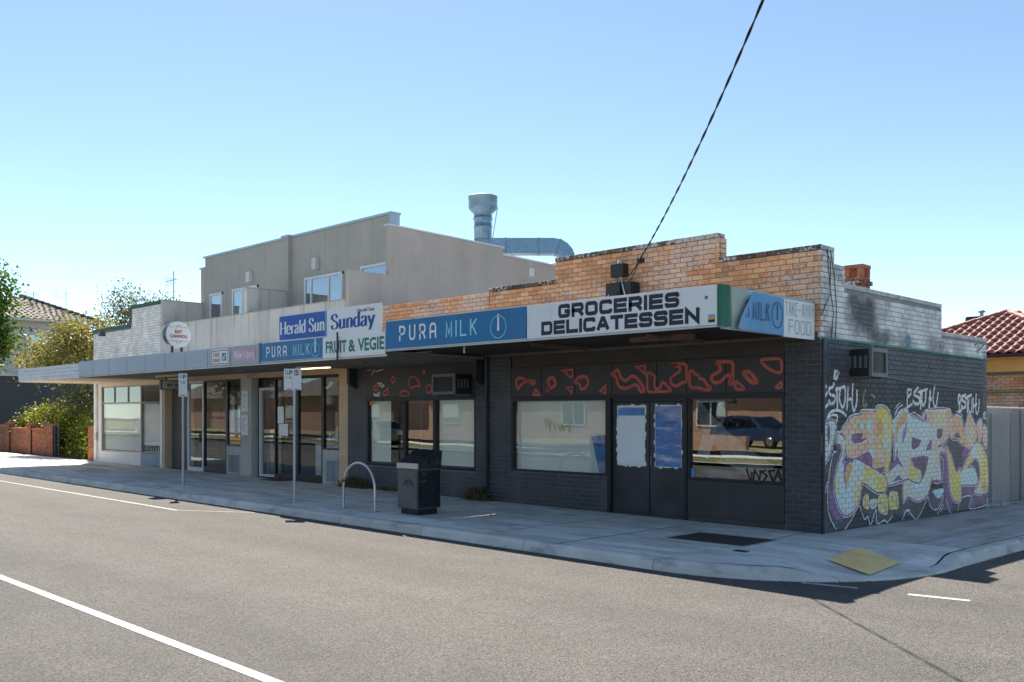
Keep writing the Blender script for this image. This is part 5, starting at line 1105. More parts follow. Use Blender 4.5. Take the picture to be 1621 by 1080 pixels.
t = thing('flood_speaker', (-3.85, -.2, 4.05), 'black double box unit on the parapet just above the groceries sign', 'speaker')
B(-4.12, -3.78, -.28, 0, 4.05, 4.30, b=.008).build('case', 'ac_dark', t); B(-3.77, -3.53, -.25, 0, 4.08, 4.29, b=.02).build('horn', 'ac_dark', t)
# service cable to the street pole, with its loops
cs = Vector((-3.5, -.08, 4.68)); cm_ = Vector((2.29, -5.74, 5.9)); dirh = (cm_-cs); 
def cab(t): 
    p = cs+dirh*t; z = 4.68+.60*t+.62*t*t; return Vector((p.x, p.y, z))
t = thing('service_cable', cs, 'twisted black service cable rising from the parapet across the sky', 'cable')
for ph in (0, math.pi):
    pts = []
    for i in range(220):
        u = i/219*2.3; c = cab(u); a = u*60+ph; pts.append(c+Vector((math.cos(a)*.7, math.cos(a)*.7, math.sin(a)))*.008)
    MB().tube(pts, .0085, 5).build('strand', 'wire_black', t)
t2 = thing('cable_loops', (-3.7, -.1, 4.2), 'slack black and white wires hanging from the cable anchor to the box', 'wires')
for pts, m_ in (([(-3.5, -.06, 4.68), (-3.7, -.1, 4.42), (-3.85, -.14, 4.44)], 'wire_black'), ([(-3.5, -.06, 4.68), (-3.62, -.12, 4.38), (-3.75, -.1, 4.28), (-3.9, -.13, 4.36)], 'wire_black'), ([(-3.95, -.1, 4.42), (-4.0, -.15, 4.25), (-4.05, -.3, 4.05)], 'sign_white'), ([(-3.92, -.1, 4.42), (-3.94, -.2, 4.2), (-3.98, -.3, 4.0)], 'sign_white'), ([(-3.9, -.1, 4.42), (-3.75, -.25, 4.25), (-3.65, -.3, 4.05)], 'sign_white'), ([(-3.95, -.1, 4.42), (-3.9, -.25, 4.22), (-3.8, -.3, 4.02)], 'wire_black')):
    MB().tube(pts, .009, 5).build('wire', m_, t2)
o = MB().obox((-3.48, -.05, 4.68), .1, .1, .07).build('cable_anchor', 'ac_dark', t2)
# brick chimney behind the side parapet
t = thing('brick_chimney', (-1.8, 5.2, 3.3), 'short orange brick chimney pot with open top behind the white side parapet', 'chimney')
cxx, cyy = -1.86, 5.3; brickmat('brick_chimney', (.3, .11, .06), (.38, .16, .09), effl=0)
def ring(z0, h, hx, hy, nm='course'):
    for a in ((cxx-hx, cxx, cyy-hy, cyy-hy+.11), (cxx+.01, cxx+hx, cyy-hy, cyy-hy+.11), (cxx-hx, cxx, cyy+hy-.11, cyy+hy), (cxx+.01, cxx+hx, cyy+hy-.11, cyy+hy), (cxx-hx, cxx-hx+.11, cyy-hy+.12, cyy+hy-.12), (cxx+hx-.11, cxx+hx, cyy-hy+.12, cyy+hy-.12)): B(a[0], a[1], a[2], a[3], z0, z0+h-.01, b=.004).build('brick', 'brick_chimney', t)
B(cxx-.18, cxx+.18, cyy-.18, cyy+.18, 3.3, 4.55).build('shaft_core', 'mortar', t)
for k in range(13): ring(3.45+k*.086, .086, .195, .195)
B(cxx-.235, cxx+.235, cyy-.235, cyy+.235, 4.57, 4.66, b=.01).build('cap_course', 'brick_coping', t); ring(4.66, .09, .195, .195)
for sx in (-1, 1):
    for sy in (-1, 1): B(cxx+sx*.14-.055, cxx+sx*.14+.055, cyy+sy*.14-.055, cyy+sy*.14+.055, 4.75, 4.93, b=.004).build('brick', 'brick_chimney', t)
ring(4.93, .08, .205, .205)
# exhaust duct with cowl
M('galv', (.2, .32, .44), .5, .18, 1.5, .35, 30, .05, metal=.6); M('galv_light', (.2, .31, .42), .45, .12, 2, .08, metal=.6); M('galv_seam', (.2, .24, .28), .45, metal=.6)
ex = thing('exhaust_duct', (-13.4, 5.2, 6.4), 'galvanised kitchen exhaust duct with round cowl on the cafe roof', 'duct')
u = Vector((_R[0], _R[1], 0)); fwd = Vector((_F[0], _F[1], 0)); P0 = Vector((CAM[0], CAM[1], 0))+fwd*29; P0 = P0+u*(-46/1500*29)
s29 = 29/1500
MB().tube([P0+Vector((0, 0, 6.2)), P0+Vector((0, 0, 7.25))], .27, 4, sm=False).build('square_riser', 'galv_light', ex)
prof = [(.27, 7.2), (.27, 7.55), (.29, 7.56), (.29, 7.6), (.27, 7.61), (.27, 7.82), (.3, 7.83), (.3, 7.87), (.27, 7.88), (.28, 8.0), (.42, 8.13), (.44, 8.2)]
MB().lathe(prof, (P0.x, P0.y, 0), 24).build('round_riser', 'galv', ex); MB().lathe([(.44, 8.19), (.445, 8.5), (.46, 8.51), (.44, 8.53), (.4, 8.5), (.4, 8.25), (.001, 8.2)], (P0.x, P0.y, 0), 24).build('cowl', 'galv_light', ex)
MB().tube([P0+u*.3+fwd*-.2+Vector((0, 0, 7.2)), P0+u*.45+fwd*-.2+Vector((0, 0, 8.15))], .012, 5).build('stay', 'galv_seam', ex)
def dsec(c, nrm, hw, hz, up=Vector((0, 0, 1))): return [c+nrm*a*hw+up*b*hz for a, b in ((-1, -1), (1, -1), (1, 1), (-1, 1))]
path = [(P0+u*.25+Vector((0, 0, 6.98)), 0), (P0+u*2.35+Vector((0, 0, 6.96)), 0)]
rings = [dsec(P0+u*k+Vector((0, 0, 6.99)), fwd, .25, .23) for k in (.2, .7, 1.2, 1.7, 2.15)]
ce = P0+u*2.15+Vector((0, 0, 6.55))
for a in (20, 40, 60, 80, 95):
    r_ = R(a); d_ = u*math.sin(r_)+Vector((0, 0, 1))*math.cos(r_); rings.append([ce+d_*(.21 if b < 0 else .67)+fwd*sx*.25 for sx, b in ((-1, -1), (1, -1), (1, 1), (-1, 1))])
mb = MB()
for i in range(len(rings)-1): mb.add(rings[i]+rings[i+1], [(0, 1, 5, 4), (1, 2, 6, 5), (2, 3, 7, 6), (3, 0, 4, 7)])
mb.build('horizontal_duct', 'galv', ex, fixn=True)
for i in (1, 3, 5): 
    mb = MB(); c = sum(rings[i], Vector())/4
    A = [c+(p-c)*1.06-u*.02 for p in rings[i]]; Bq = [c+(p-c)*1.06+u*.02 for p in rings[i]]
    mb.add(A+Bq, [(0, 1, 5, 4), (1, 2, 6, 5), (2, 3, 7, 6), (3, 0, 4, 7), (0, 1, 2, 3), (7, 6, 5, 4)]).build('flange', 'galv_seam', ex)
# pale roof planes behind the side wall
o = thing('rear_skillion', (-11, 9, 3.3), 'pale sheet roof of the rear wing under the exhaust duct', 'roof'); M('sheet_white', (.75, .76, .77), .5)
q = [P0+u*1.0+fwd*1.2, P0+u*2.6+fwd*1.2, P0+u*2.6+fwd*2.6, P0+u*1.0+fwd*2.6]
MB().add([(p.x, p.y, z) for p, z in zip(q, (6.5, 6.75, 6.95, 6.8))], [(0, 1, 2, 3)]).add([(p.x, p.y, 4) for p in q[:2]]+[(q[1].x, q[1].y, 6.75), (q[0].x, q[0].y, 6.5)], [(0, 1, 2, 3)]).build('roof_sheet', 'sheet_white', o)
# aerials
M('aerial_metal', (.3, .31, .32), .45, metal=.5)
def aerial(loc, h, label, rz=0):
    t = thing('tv_aerial', loc, label, 'aerial', 'roof aerials'); x, y, z = loc
    MB().tube([(x, y, z), (x, y, z+h)], .018, 6).build('mast', 'aerial_metal', t); d = Vector((math.cos(rz), math.sin(rz), 0)); e = Vector((-d.y, d.x, 0)); c = Vector((x, y, z+h*.8))
    MB().tube([c-d*.6, c+d*.25], .012, 5).build('boom', 'aerial_metal', t)
    for k in range(7): p = c-d*(.6-.12*k); MB().tube([p-Vector((0, 0, .22-.01*k)), p+Vector((0, 0, .22-.01*k))], .008, 4).build('element', 'aerial_metal', t)
    MB().tube([c+Vector((0, 0, .1))-e*.3, c+Vector((0, 0, .1))+e*.3], .008, 4).build('element', 'aerial_metal', t)
aerial((-24.3, 1.0, 5.3), 1.5, 'tv aerial on a thin mast beside the white shop parapet', R(0))

# ================================================================== STREET FURNITURE
M('galv_post', (.42, .46, .5), .45, .12, 3, .06, metal=.4); M('plate_white', (.68, .7, .72), .45, .03); M('ring_red', (.45, .03, .04), .5); M('stainless', (.55, .55, .54), .3, .06, 3, metal=.7)
fdir = math.atan2(-CAM[0]-10, 1)
def post(x, y, label, w_, z0, z1, rz, two):
    z = gz(x); t = thing('parking_sign', (x, y, z), label, 'parking sign', 'parking signs along the kerb')
    MB().tube([(x, y, z-.05), (x, y, z1-.04)], .03, 10).build('post', 'galv_post', t)
    c = Vector((x, y, 0)); d = Vector((math.cos(rz), math.sin(rz), 0)); n_ = Vector((d.y, -d.x, 0)); off = -.03 if two else 0
    mt = Matrix.Translation(c+n_*.036) @ Matrix.Rotation(rz, 4, 'Z'); h = z1-z0
    bm = MB().box(-w_/2+off, w_/2+off, -.002, .002, z0, z1); MB().add([mt @ Vector(v) for v in bm.v], bm.f).build('plate', 'plate_white', t)
    P = lambda T, nm, m: plane_mesh(T, lambda u_, v_: (mt @ Vector((u_, -.004, v_)))[:], nm, m, t)
    if two:
        P(caps('P', -.07+off, -.015+off, z1-.13, z1-.03, .018, .2, .4)+caps('1', -.16+off, -.135+off, z1-.07, z1-.02, .01)+stroke([(-.15+off, z1-.12), (-.105+off, z1-.03)], .008)+caps('4', -.12+off, -.085+off, z1-.13, z1-.075, .01), 'lettering', 'ink_black')
        P(caps('7', -.15+off, -.125+off, z1-.21, z1-.16, .01)+stroke([(-.11+off, z1-.185), (-.09+off, z1-.185)], .008)+caps('10', -.08+off, -.03+off, z1-.21, z1-.16, .01), 'lettering', 'grey_pipe')
        P(stroke([(off, z0+.02), (off, z1-.02)], .004), 'divider', 'grey_pipe'); P(stroke(ell(.085+off, z1-.085, .055, .055, 24), .014, True)+stroke([(.045+off, z1-.045), (.125+off, z1-.125)], .012), 'ring', 'ring_red')
        P(caps('S', .06+off, .11+off, z1-.125, z1-.045, .016, .2, .5), 'lettering', 'ink_black'); P(stroke([(-.13+off, z0+.02), (-.03+off, z0+.02)], .015), 'lettering', 'ink_black'); P(stroke([(.04+off, z0+.02), (.15+off, z0+.02)], .015), 'lettering', 'ring_red')
    else:
        P(caps('P', .0, .07, z1-.13, z1-.03, .02, .2, .4)+caps('1', -.07, -.03, z1-.12, z1-.03, .014)+caps('10', -.06, .05, z1-.25, z1-.18, .01)+stroke([(-.05, z0+.03), (.05, z0+.03)], .018), 'lettering', 'ink_black')
post(-9.9, -3.28, 'parking sign with a wide two panel plate on a grey post', .37, 2.37, 2.81, R(38), True)
post(-14.84, -3.28, 'parking sign with a narrow single plate on a grey post', .2, 2.3, 2.86, R(55), False)
# bike hoop
t = thing('bike_hoop', (-7.9, -3.12, gz(-7.9)), 'arched stainless steel bicycle hoop by the kerb', 'bike hoop'); z = gz(-7.9); r_ = .505
pts = [(-8.4, -3.12, z-.03), (-8.4, -3.12, z+.42)]+[(-7.895-r_*math.cos(R(a)), -3.12, z+.42+.48*math.sin(R(a))) for a in range(10, 180, 10)]+[(-7.39, -3.12, z+.42), (-7.39, -3.12, z-.03)]
MB().tube(pts, .025, 12).build('tube', 'stainless', t)
for x in (-8.4, -7.39): MB().lathe([(.001, .012), (.06, .01), (.065, 0)], (x, -3.12, z), 14).build('foot_plate', 'stainless', t)
# litter bin
M('bin_dark', (.10, .105, .11), .38, .15, 3, .04, 40, .02, stains=(((.09, .095, .1), (3, 3, 1.5), .55, .7, .6), ((.3, .3, .3), (16, 16, 9), .74, .77, .6))); M('bin_cream', (.62, .56, .48), .5)
M('bin_side', (.012, .017, .022), .3, .2, 3, .04, 40, .02, stains=(((.4, .4, .42), (22, 22, 12), .74, .77, .8), ((.05, .055, .06), (2, 2, 3), .52, .7, .5)))
t = thing('litter_bin', (-6.57, -2.72, gz(-6.5)), 'dark square street litter bin with sloping lid and cream lip', 'litter bin'); z = gz(-6.5)
x0, x1, y0, y1 = -6.86, -6.28, -3.0, -2.44
B(x0+.05, x1-.05, y0+.05, y1-.05, z-.02, z+.11).build('plinth', 'bin_side', t)
B(x0, x1, y0, y1, z+.11, z+.84, b=.008).build('body', 'bin_dark', t)
B(x0+.02, x1-.02, y0-.005, y0+.0, z+.13, z+.82).build('door', 'bin_dark', t); B(x1+.0, x1+.005, y0+.02, y1-.02, z+.13, z+.82).build('side_panel', 'bin_side', t)
B(x0-.008, x1+.005, y0-.014, y0+.02, z+.845, z+.945, b=.004).build('lip', 'bin_cream', t)
MB().prism([(y0+.021, z+.845), (y1+.0, z+.845), (y1+.03, z+1.17), (y1-.12, z+1.19), (y0+.021, z+.95)], x0-.004, x1+.004, 'x').build('lid', 'bin_side', t, fixn=True)
T = sum([stroke([(-6.57+dx, z+.52+dz), (-6.50+dx, z+.62+dz), (-6.43+dx, z+.52+dz)], .03) for dx, dz in ((-.12, 0), (-.03, .03), (.05, 0))], [])
plane_mesh(T, lambda u_, v_: (u_, y0-.007, v_), 'faded_emblem', 'bin_side', t)
T = stroke([(-6.75, z+.72), (-6.68, z+.75)], .012)+stroke([(-6.5, z+.66), (-6.47, z+.72), (-6.43, z+.69)], .014)+stroke([(-6.58, z+.36), (-6.55, z+.30), (-6.5, z+.38), (-6.47, z+.3)], .012)
plane_mesh(T, lambda u_, v_: (u_, y0-.008, v_), 'scratches', 'grey_pipe', t)
plane_mesh(stroke([(y0+.08, z+.6), (y0+.2, z+.64)], .02)+stroke([(y0+.1, z+.72), (y0+.14, z+.77), (y0+.2, z+.72)], .012)+stroke([(y1-.12, z+.9), (y1-.06, z+1.0)], .012), lambda u_, v_: (x1+.007, u_, v_), 'scratches', 'ac_rim', t)
# weeds at the foot of the wall
leaf_mat('weed', (.05, .055, .02), (.16, .14, .06), .25); leaf_mat('weed_dry', (.14, .1, .05), (.26, .2, .11), .25)
def weeds(x, y, wd, h, n, label, seed):
    r_ = random.Random(seed); t = thing('weed_clump', (x, y, gz(x)), label, 'weeds', 'weeds along the wall'); 
    for nm, m_, k in (('blades', 'weed', 1), ('dry_stems', 'weed_dry', .5)):
        mb = MB()
        for i in range(int(n*k)):
            a = r_.gauss(0, .45)*wd; bx, by = x+a, y+r_.uniform(-.12, .06); hh = h*r_.uniform(.3, 1)*(1-.5*min(1, abs(a)/wd)); dx, dy = r_.uniform(-.5, .5)*hh, r_.uniform(-.6, .1)*hh; w_ = r_.uniform(.004, .012)
            z = gz(x)-.01; ang = r_.uniform(0, 3.14); ex_, ey = math.cos(ang)*w_, math.sin(ang)*w_
            mb.add([(bx-ex_, by-ey, z), (bx+ex_, by+ey, z), (bx+dx*.5+ex_*.8, by+dy*.4+ey*.8, z+hh*.65), (bx+dx*.5-ex_*.8, by+dy*.4-ey*.8, z+hh*.65), (bx+dx, by+dy, z+hh*.9)], [(0, 1, 2, 3), (3, 2, 4)], r_.uniform(.01, 1))
        tag(mb.build(nm, m_, t), kind='stuff')
weeds(-7.75, -.12, .35, .42, 420, 'dry weed clump at the foot of the downpipe on the dark wall', 1)
weeds(-12.2, -.12, .6, .4, 520, 'dark weed clump where the tan pier meets the dark wall, behind the hoop', 2)
weeds(-11.0, -.08, .5, .14, 120, 'low weeds under the left window of the dark shop', 4)

# ================================================================== FENCE AND HOUSE BESIDE THE GRAFFITI WALL
M('corr_sheet', (.10, .09, .09), .6, .2, 2, .1, 40, .05, rnd=(.24, .22, .22), stains=(((.2, .15, .12), (6, 6, .6), .55, .7, .6),)); M('corr_dark', (.05, .045, .05), .7); M('wire_galv', (.55, .55, .56), .5, .1, 4)
fn = thing('side_fence', (-.1, 10, -.15), 'tall fence of corrugated sheets behind chain link at the end of the graffiti wall', 'fence')
y = 7.55; k = 0
while y < 14:
    w_ = (.6, .64, .58)[k % 3]; n = 16; vs = []; x = -.15-random.uniform(0, .05); zb = gz(0, y)+.06; zt = 1.98+random.uniform(-.04, .03)
    for i in range(n+1): yy = y+w_*i/n; d = .024*math.sin(i*math.pi/2+.5); vs += [(x+d, yy, zb), (x+d, yy, zt)]
    MB().add(vs, [(2*i, 2*i+2, 2*i+3, 2*i+1) for i in range(n)]).build('corrugated_sheet', 'corr_sheet', fn); y += w_+.07; k += 1
B(-.3, -.27, 7.5, 14.2, -.3, 1.9).build('backing', 'corr_dark', fn)
mb = MB(); wires(mb, 7.52, 14, -.1, 2.0, .07, .009, lambda u_, v_: (-.075, u_, v_)); tag(mb.build('chain_link', 'wire_galv', fn), kind='stuff')
MB().tube([(-.07, 7.5, 2.02), (-.07, 14, 1.98)], .022, 8).build('top_rail', 'wire_galv', fn)
for y in (7.53, 9.9, 12.4): MB().tube([(-.09, y, -.3), (-.09, y, 2.05)], .026, 8).build('post', 'corr_dark', fn)
for k in range(26): yy = 7.5+k*.26; MB().obox((-.12+random.uniform(-.06, .05), yy, gz(0, yy)-.02), .2, .25, .12+random.uniform(0, .06), random.uniform(0, 1), b=.02).build('footing_stone', 'concrete_dark', fn)
M('tile_red', (.26, .085, .07), .6, .15, 3, .1, 50, .1, rnd=(.34, .14, .115)); M('gutter_plum', (.06, .015, .03), .5); M('fascia_yellow', (.68, .42, .14), .7); M('green_rail', (.05, .3, .2), .5)
hs = thing('red_tile_house', (-5, 19, -.3), 'orange brick house with red tiled hip roof behind the side fence', 'house')
HX0, HX1, HY0, HY1, HZ = -6.3, .18, 15.6, 25, 3.58
hb = lay([(HX0, HX1, 9)], -.3, 3.08); hv = [b for b in hb if b[0] > -3.6 and b[2] > 1.7]
put_bricks(hv, 'brick_house', hs, 'brick', ('front', HY0), 300, None, .004, .003); put_bricks([b for b in hb if b not in set(hv)], 'brick_house', hs, 'brick', ('front', HY0), 0, 'wall_bricks')
B(HX0, HX1, HY0+.01, HY1, -.5, 3.1).build('wall_core', 'mortar', hs); B(HX0, HX1, HY0-.02, HY0+.3, 3.1, 3.5).build('frieze', 'fascia_yellow', hs)
B(HX0-.3, HX1+.3, HY0-.55, HY0-.4, 3.5, 3.6, b=.01).build('gutter', 'gutter_plum', hs); B(HX0-.3, HX1+.3, HY0-.42, HY0, 3.47, 3.5).build('eave_soffit', 'fascia_yellow', hs)
B(HX0, HX1, HY0-.08, HY0-.02, 2.5, 2.54).build('rail', 'green_rail', hs)
put_bricks(lay([(HY0+.02, HY1, 9)], -.3, 3.4), 'brick_house', hs, 'brick', ('side', HX1+.012), 0, 'side_wall_bricks'); B(HX1+.28, HX1+.4, HY0-.5, HY1+.4, 3.5, 3.6).build('gutter', 'gutter_plum', hs)
# roof: front slope of S tiles, hips
PIT = math.tan(R(23)); ey0 = HY0-.45; run = 3.53
def rz_(y): return 3.58+(y-ey0)*PIT
rx0, rx1 = HX0-.3, HX1+.3
MB().add([(rx0, ey0, 3.56), (rx1, ey0, 3.56), (rx1-run, ey0+run, rz_(ey0+run)-.02), (rx0+run, ey0+run, rz_(ey0+run)-.02), (rx1, HY1+.45, 3.56), (rx0, HY1+.45, 3.56), ((rx0+rx1)/2, HY1+.45-run, rz_(ey0+run)-.02)], [(0, 1, 2, 3), (1, 4, 6, 2), (4, 5, 6), (5, 0, 3, 6)]).build('roof_deck', 'tile_red', hs)
def stile():
    n = 8; vs = []; L_ = .40; wd = .30
    for j in range(2):
        for i in range(n+1):
            u_ = i/n; h = .035*math.sin(u_*2*math.pi-.6)+.012; vs.append((u_*wd, j*L_, h+.045-j*.02))
    k = n+1; fs = [(i, i+1, k+i+1, k+i) for i in range(n)]
    lo = [(x_, y_, z_-.03) for x_, y_, z_ in vs[:k]]; fs2 = [(2*k+i, 2*k+i+1, i+1, i) for i in range(n)]
    me = bpy.data.meshes.new('roof_tile'); me.from_pydata(vs+lo, [], fs+fs2); me.polygons.foreach_set('use_smooth', [True]*n+[False]*n); me.materials.append(MATS['tile_red']); return me
tme = stile(); tiles = []; o0 = ORG[hs]; row = 0; yy = ey0
while yy < ey0+run-.1:
    d = yy-ey0; xx = rx0+d
    while xx < rx1-d-.1: tiles.append((xx, yy, rz_(yy)+.02)); xx += .285
    yy += .345*math.cos(R(23)); row += 1
tiles.sort(key=lambda p: abs(p[0]+2.4)*1.0+(p[1]-ey0)*.25); rest = MB()
for i, (x, y, z) in enumerate(tiles):
    if i < 300:
        o = bpy.data.objects.new('roof_tile', tme); COL.objects.link(o); o.parent = hs; o.location = Vector((x, y, z))-o0; o.rotation_euler = (R(23), 0, 0)
    else:
        mt = Matrix.Translation((x, y, z)) @ Matrix.Rotation(R(23), 4, 'X'); rest.add([mt @ v.co for v in tme.vertices], [tuple(p.vertices) for p in tme.polygons], random.uniform(.01, .99), True)
if rest.v: tag(rest.build('more_roof_tiles', 'tile_red', hs), kind='stuff')
for i in range(15):
    a = i/15; b_ = (i+1)/15; p, q = Vector((rx0+run*a, ey0+run*a, rz_(ey0+run*a)+.05)), Vector((rx0+run*b_, ey0+run*b_, rz_(ey0+run*b_)+.08)); MB().tube([p, q], [.1, .085], 8).build('hip_tile', 'tile_red', hs)
    p, q = Vector((rx1-run*a, ey0+run*a, rz_(ey0+run*a)+.05)), Vector((rx1-run*b_, ey0+run*b_, rz_(ey0+run*b_)+.08)); MB().tube([p, q], [.1, .085], 8).build('hip_tile', 'tile_red', hs)
o = thing('roof_cooler', (-4.7, 20.85, 4.4), 'dark red box cooler with a short flue on the tiled roof', 'roof cooler'); B(-5.0, -4.4, 20.5, 21.2, 4.3, 5.25, b=.03).build('case', 'gutter_plum', o)
t = thing('roof_flue', (-4.25, 19.9, 4.5), 'short grey flue pipe rising from the red tiled roof', 'flue'); MB().tube([(-4.25, 19.9, 4.4), (-4.25, 19.9, 5.3)], .06, 10).build('pipe', 'galv_light', t); MB().lathe([(.1, 5.3), (.13, 5.33), (.05, 5.38)], (-4.25, 19.9, 0), 12).build('cap', 'galv_seam', t)

# ================================================================== TREES AND SHRUBS
M('bark', (.10, .08, .065), .9, .25, 5, .2, 40, .4); M('bark_pale', (.3, .26, .22), .85, .25, 4, .15, 40, .3)
leaf_mat('leaf_green', (.03, .08, .012), (.11, .2, .035), .4); leaf_mat('leaf_gum', (.06, .08, .035), (.17, .17, .075), .35); leaf_mat('leaf_yellow', (.08, .11, .04), (.36, .30, .09), .35); leaf_mat('leaf_shrub', (.05, .075, .02), (.2, .21, .06), .35); leaf_mat('leaf_bright', (.1, .15, .02), (.33, .34, .05), .4)
def crown(name, mat, parent, blobs, n, ls, seed, droop=0, slim=.45):
    """leaf quads gathered into sprays through several lobes"""
    r_ = random.Random(seed); mb = MB(); tot = sum(b[3]*b[4]*b[5] for b in blobs)
    for (x, y, z, a, b, c) in blobs:
        m_ = max(1, int(n*a*b*c/tot/9))
        for i in range(m_):
            while True:
                p = Vector((r_.uniform(-1, 1), r_.uniform(-1, 1), r_.uniform(-1, 1)))
                if p.length < 1: break
            p = p*(.45+.55*p.length**.3) if p.length > .2 else p; cc = Vector((x+p.x*a, y+p.y*b, z+p.z*c))
            if mnoise.noise(cc*1.1+Vector((seed, 0, 0))) < -.18: continue
            sh = r_.uniform(.0, 1)*.6+.2; sp = ls*2.2
            for k in range(9):
                q = cc+Vector((r_.gauss(0, sp), r_.gauss(0, sp), r_.gauss(0, sp*.8)-droop*abs(r_.gauss(0, sp))))
                d = Vector((r_.gauss(0, 1), r_.gauss(0, 1), r_.gauss(-droop, .7))).normalized(); e = d.cross(Vector((r_.gauss(0, 1), r_.gauss(0, 1), r_.gauss(0, 1)))).normalized(); L_ = ls*r_.uniform(.7, 1.3); w_ = L_*slim
                mb.add([q, q+d*L_*.5+e*w_, q+d*L_, q+d*L_*.5-e*w_], [(0, 1, 2, 3)], min(1, max(.01, sh+r_.gauss(0, .18))))
    tag(mb.build(name, mat, parent), kind=None)
def tree(name, label, base, h, blobs, mat, n, ls, seed, cat='tree', bark='bark', tr=.12, droop=0, group=None, slim=.45):
    t = thing(name, base, label, cat, group); x, y, z = base; r_ = random.Random(seed); top = Vector((x+r_.uniform(-.2, .2), y, z+h))
    tm = MB().tube([(x, y, z-.1), (x+r_.uniform(-.1, .1), y, z+h*.4), (x+r_.uniform(-.15, .15), y, z+h*.75), top], [tr, tr*.8, tr*.6, tr*.4], 8)
    for (bx, by, bz, a, b, c) in blobs:
        st = Vector((x, y, z+h*r_.uniform(.35, .9))); en = Vector((bx, by, bz+c*.3)); mid = st.lerp(en, .5)+Vector((0, 0, .2)); tm.tube([st, mid, en], [tr*.5, tr*.35, tr*.12], 6)
        for k in range(4): q = Vector((bx+r_.uniform(-.8, .8)*a, by+r_.uniform(-.8, .8)*b, bz+r_.uniform(-.6, .8)*c)); tm.tube([mid.lerp(en, .6), q], [tr*.18, tr*.06], 5)
    tm.build('trunk', bark, t); crown('crown', mat, t, blobs, n, ls, seed, droop, slim); return t
tree('street_tree', 'dense green street tree at the far left beside the tiled house', (-43.6, -.4, .2), 6.2, [(-42.5, .6, 7.2, 1.15, 1.1, 1.7), (-43.2, -.1, 5.4, 1.3, 1.2, 1.5), (-42.3, .7, 5.3, .9, .9, 1.1), (-43.6, -.3, 8.4, 1.2, 1.1, 1.3)], 'leaf_green', 15000, .17, 11, tr=.16)
tree('gum_tree', 'thin gum tree with drooping leaves behind the white shop', (-37.2, 5.2, .1), 5.6, [(-36.7, 4.7, 7.0, .95, .9, .95), (-35.5, 5.9, 6.7, .8, .8, .8), (-37.6, 4.0, 5.7, 1.1, 1, .9), (-36.0, 5.0, 5.4, 1.3, 1.1, 1), (-38.0, 3.6, 4.6, 1.2, 1, 1)], 'leaf_gum', 13000, .15, 12, bark='bark_pale', tr=.1, droop=.9, slim=.22)
tree('autumn_tree', 'yellow and green gum beside the white shop awning', (-35.2, 2.0, .1), 4.2, [(-34.9, 1.0, 5.0, 1.0, .9, .9), (-34.2, 1.8, 4.9, .9, .9, .9), (-35.6, .6, 4.1, 1.0, .9, .6), (-33.9, 2.2, 5.4, .8, .7, .7), (-35.0, 1.6, 5.6, .8, .7, .6), (-36.4, .8, 4.6, .8, .7, .7)], 'leaf_yellow', 7500, .15, 13, bark='bark_pale', tr=.08, droop=.6, slim=.28)
tree('dark_gum', 'dark shaded tree below the white awning behind the garden gate', (-32.6, 2.2, .1), 2.6, [(-33.0, 1.6, 2.7, 1.1, .9, .7), (-32.0, 2.4, 2.9, 1, .9, .6), (-34.2, 1.6, 2.4, .9, .8, .7)], 'leaf_gum', 6000, .13, 14, tr=.07, droop=.6, slim=.25)
sh = [(-39.2, 1.5, 1.25, 1.0, 'leaf_shrub', 'broad olive shrub at the far left of the brick fence'), (-37.4, 1.4, 1.35, .9, 'leaf_bright', 'light green shrub behind the middle of the brick fence'), (-35.9, 1.5, 1.5, .95, 'leaf_shrub', 'olive shrub behind the brick fence near the gate pier'), (-34.3, 1.3, 1.3, .8, 'leaf_bright', 'yellow green shrub beside the gate pier'), (-32.2, 1.2, .85, .75, 'leaf_bright', 'bright leafy shrub in the gateway'), (-31.0, 1.5, .95, .8, 'leaf_shrub', 'olive shrub against the left wall of the white shop'), (-30.4, 1.0, .5, .5, 'leaf_bright', 'low bright shrub beside the small brick pier')]
for i, (x, y, z, r_, m_, lb) in enumerate(sh):
    t = thing('garden_shrub', (x, y, .1), lb, 'shrub', 'shrubs behind the brick fence'); tm = MB()
    for k in range(6): a = k*1.05; tm.tube([(x, y, .05), (x+math.cos(a)*r_*.4, y+math.sin(a)*r_*.4, z)], [.025, .008], 5)
    tm.build('stems', 'bark', t); crown('foliage', m_, t, [(x, y, z*.85, r_, r_*.8, z*.75), (x+.3, y-.2, z*1.15, r_*.6, r_*.6, z*.4)], 3800, .11, 30+i)
# brick garden fence with piers, and the gate
bf = thing('brick_fence', (-36.5, .3, .15), 'low red brick garden fence with stepped piers at the far left', 'fence')
def fence_wall(x0, x1, z1, y=.25):
    b_ = lay([(x0, x1, 9)], .0, z1); put_bricks(b_, 'brick_fence', bf, 'brick', ('front', y), 0, 'fence_bricks', .006, .004); B(x0, x1, y+.008, y+.22, -.1, z1).build('wall_core', 'mortar', bf)
    B(x0-.02, x1+.02, y-.03, y+.25, z1, z1+.07, b=.01).build('coping', 'brick_fence', bf)
for x0, x1, z1, y in ((-45, -39.1, 1.3, .25), (-39.1, -38.6, 1.43, .19), (-38.6, -36.4, 1.2, .25), (-36.4, -35.9, 1.40, .19), (-35.9, -34.3, 1.2, .25), (-34.3, -33.3, 1.42, .17)): fence_wall(x0, x1, z1, y)
bp_ = thing('brick_pier', (-29.1, .1, .1), 'narrow red brick pier against the left corner of the white shop', 'pier')
b_ = lay([(-29.25, -28.72, 9)], .0, 1.42); ORG_b = bf; put_bricks(b_, 'brick_fence', bp_, 'brick', ('front', .02), 300, None, .006, .004); B(-29.25, -28.72, .03, .35, 0, 1.42).build('core', 'mortar', bp_)
M('gate_black', (.015, .015, .017), .5)
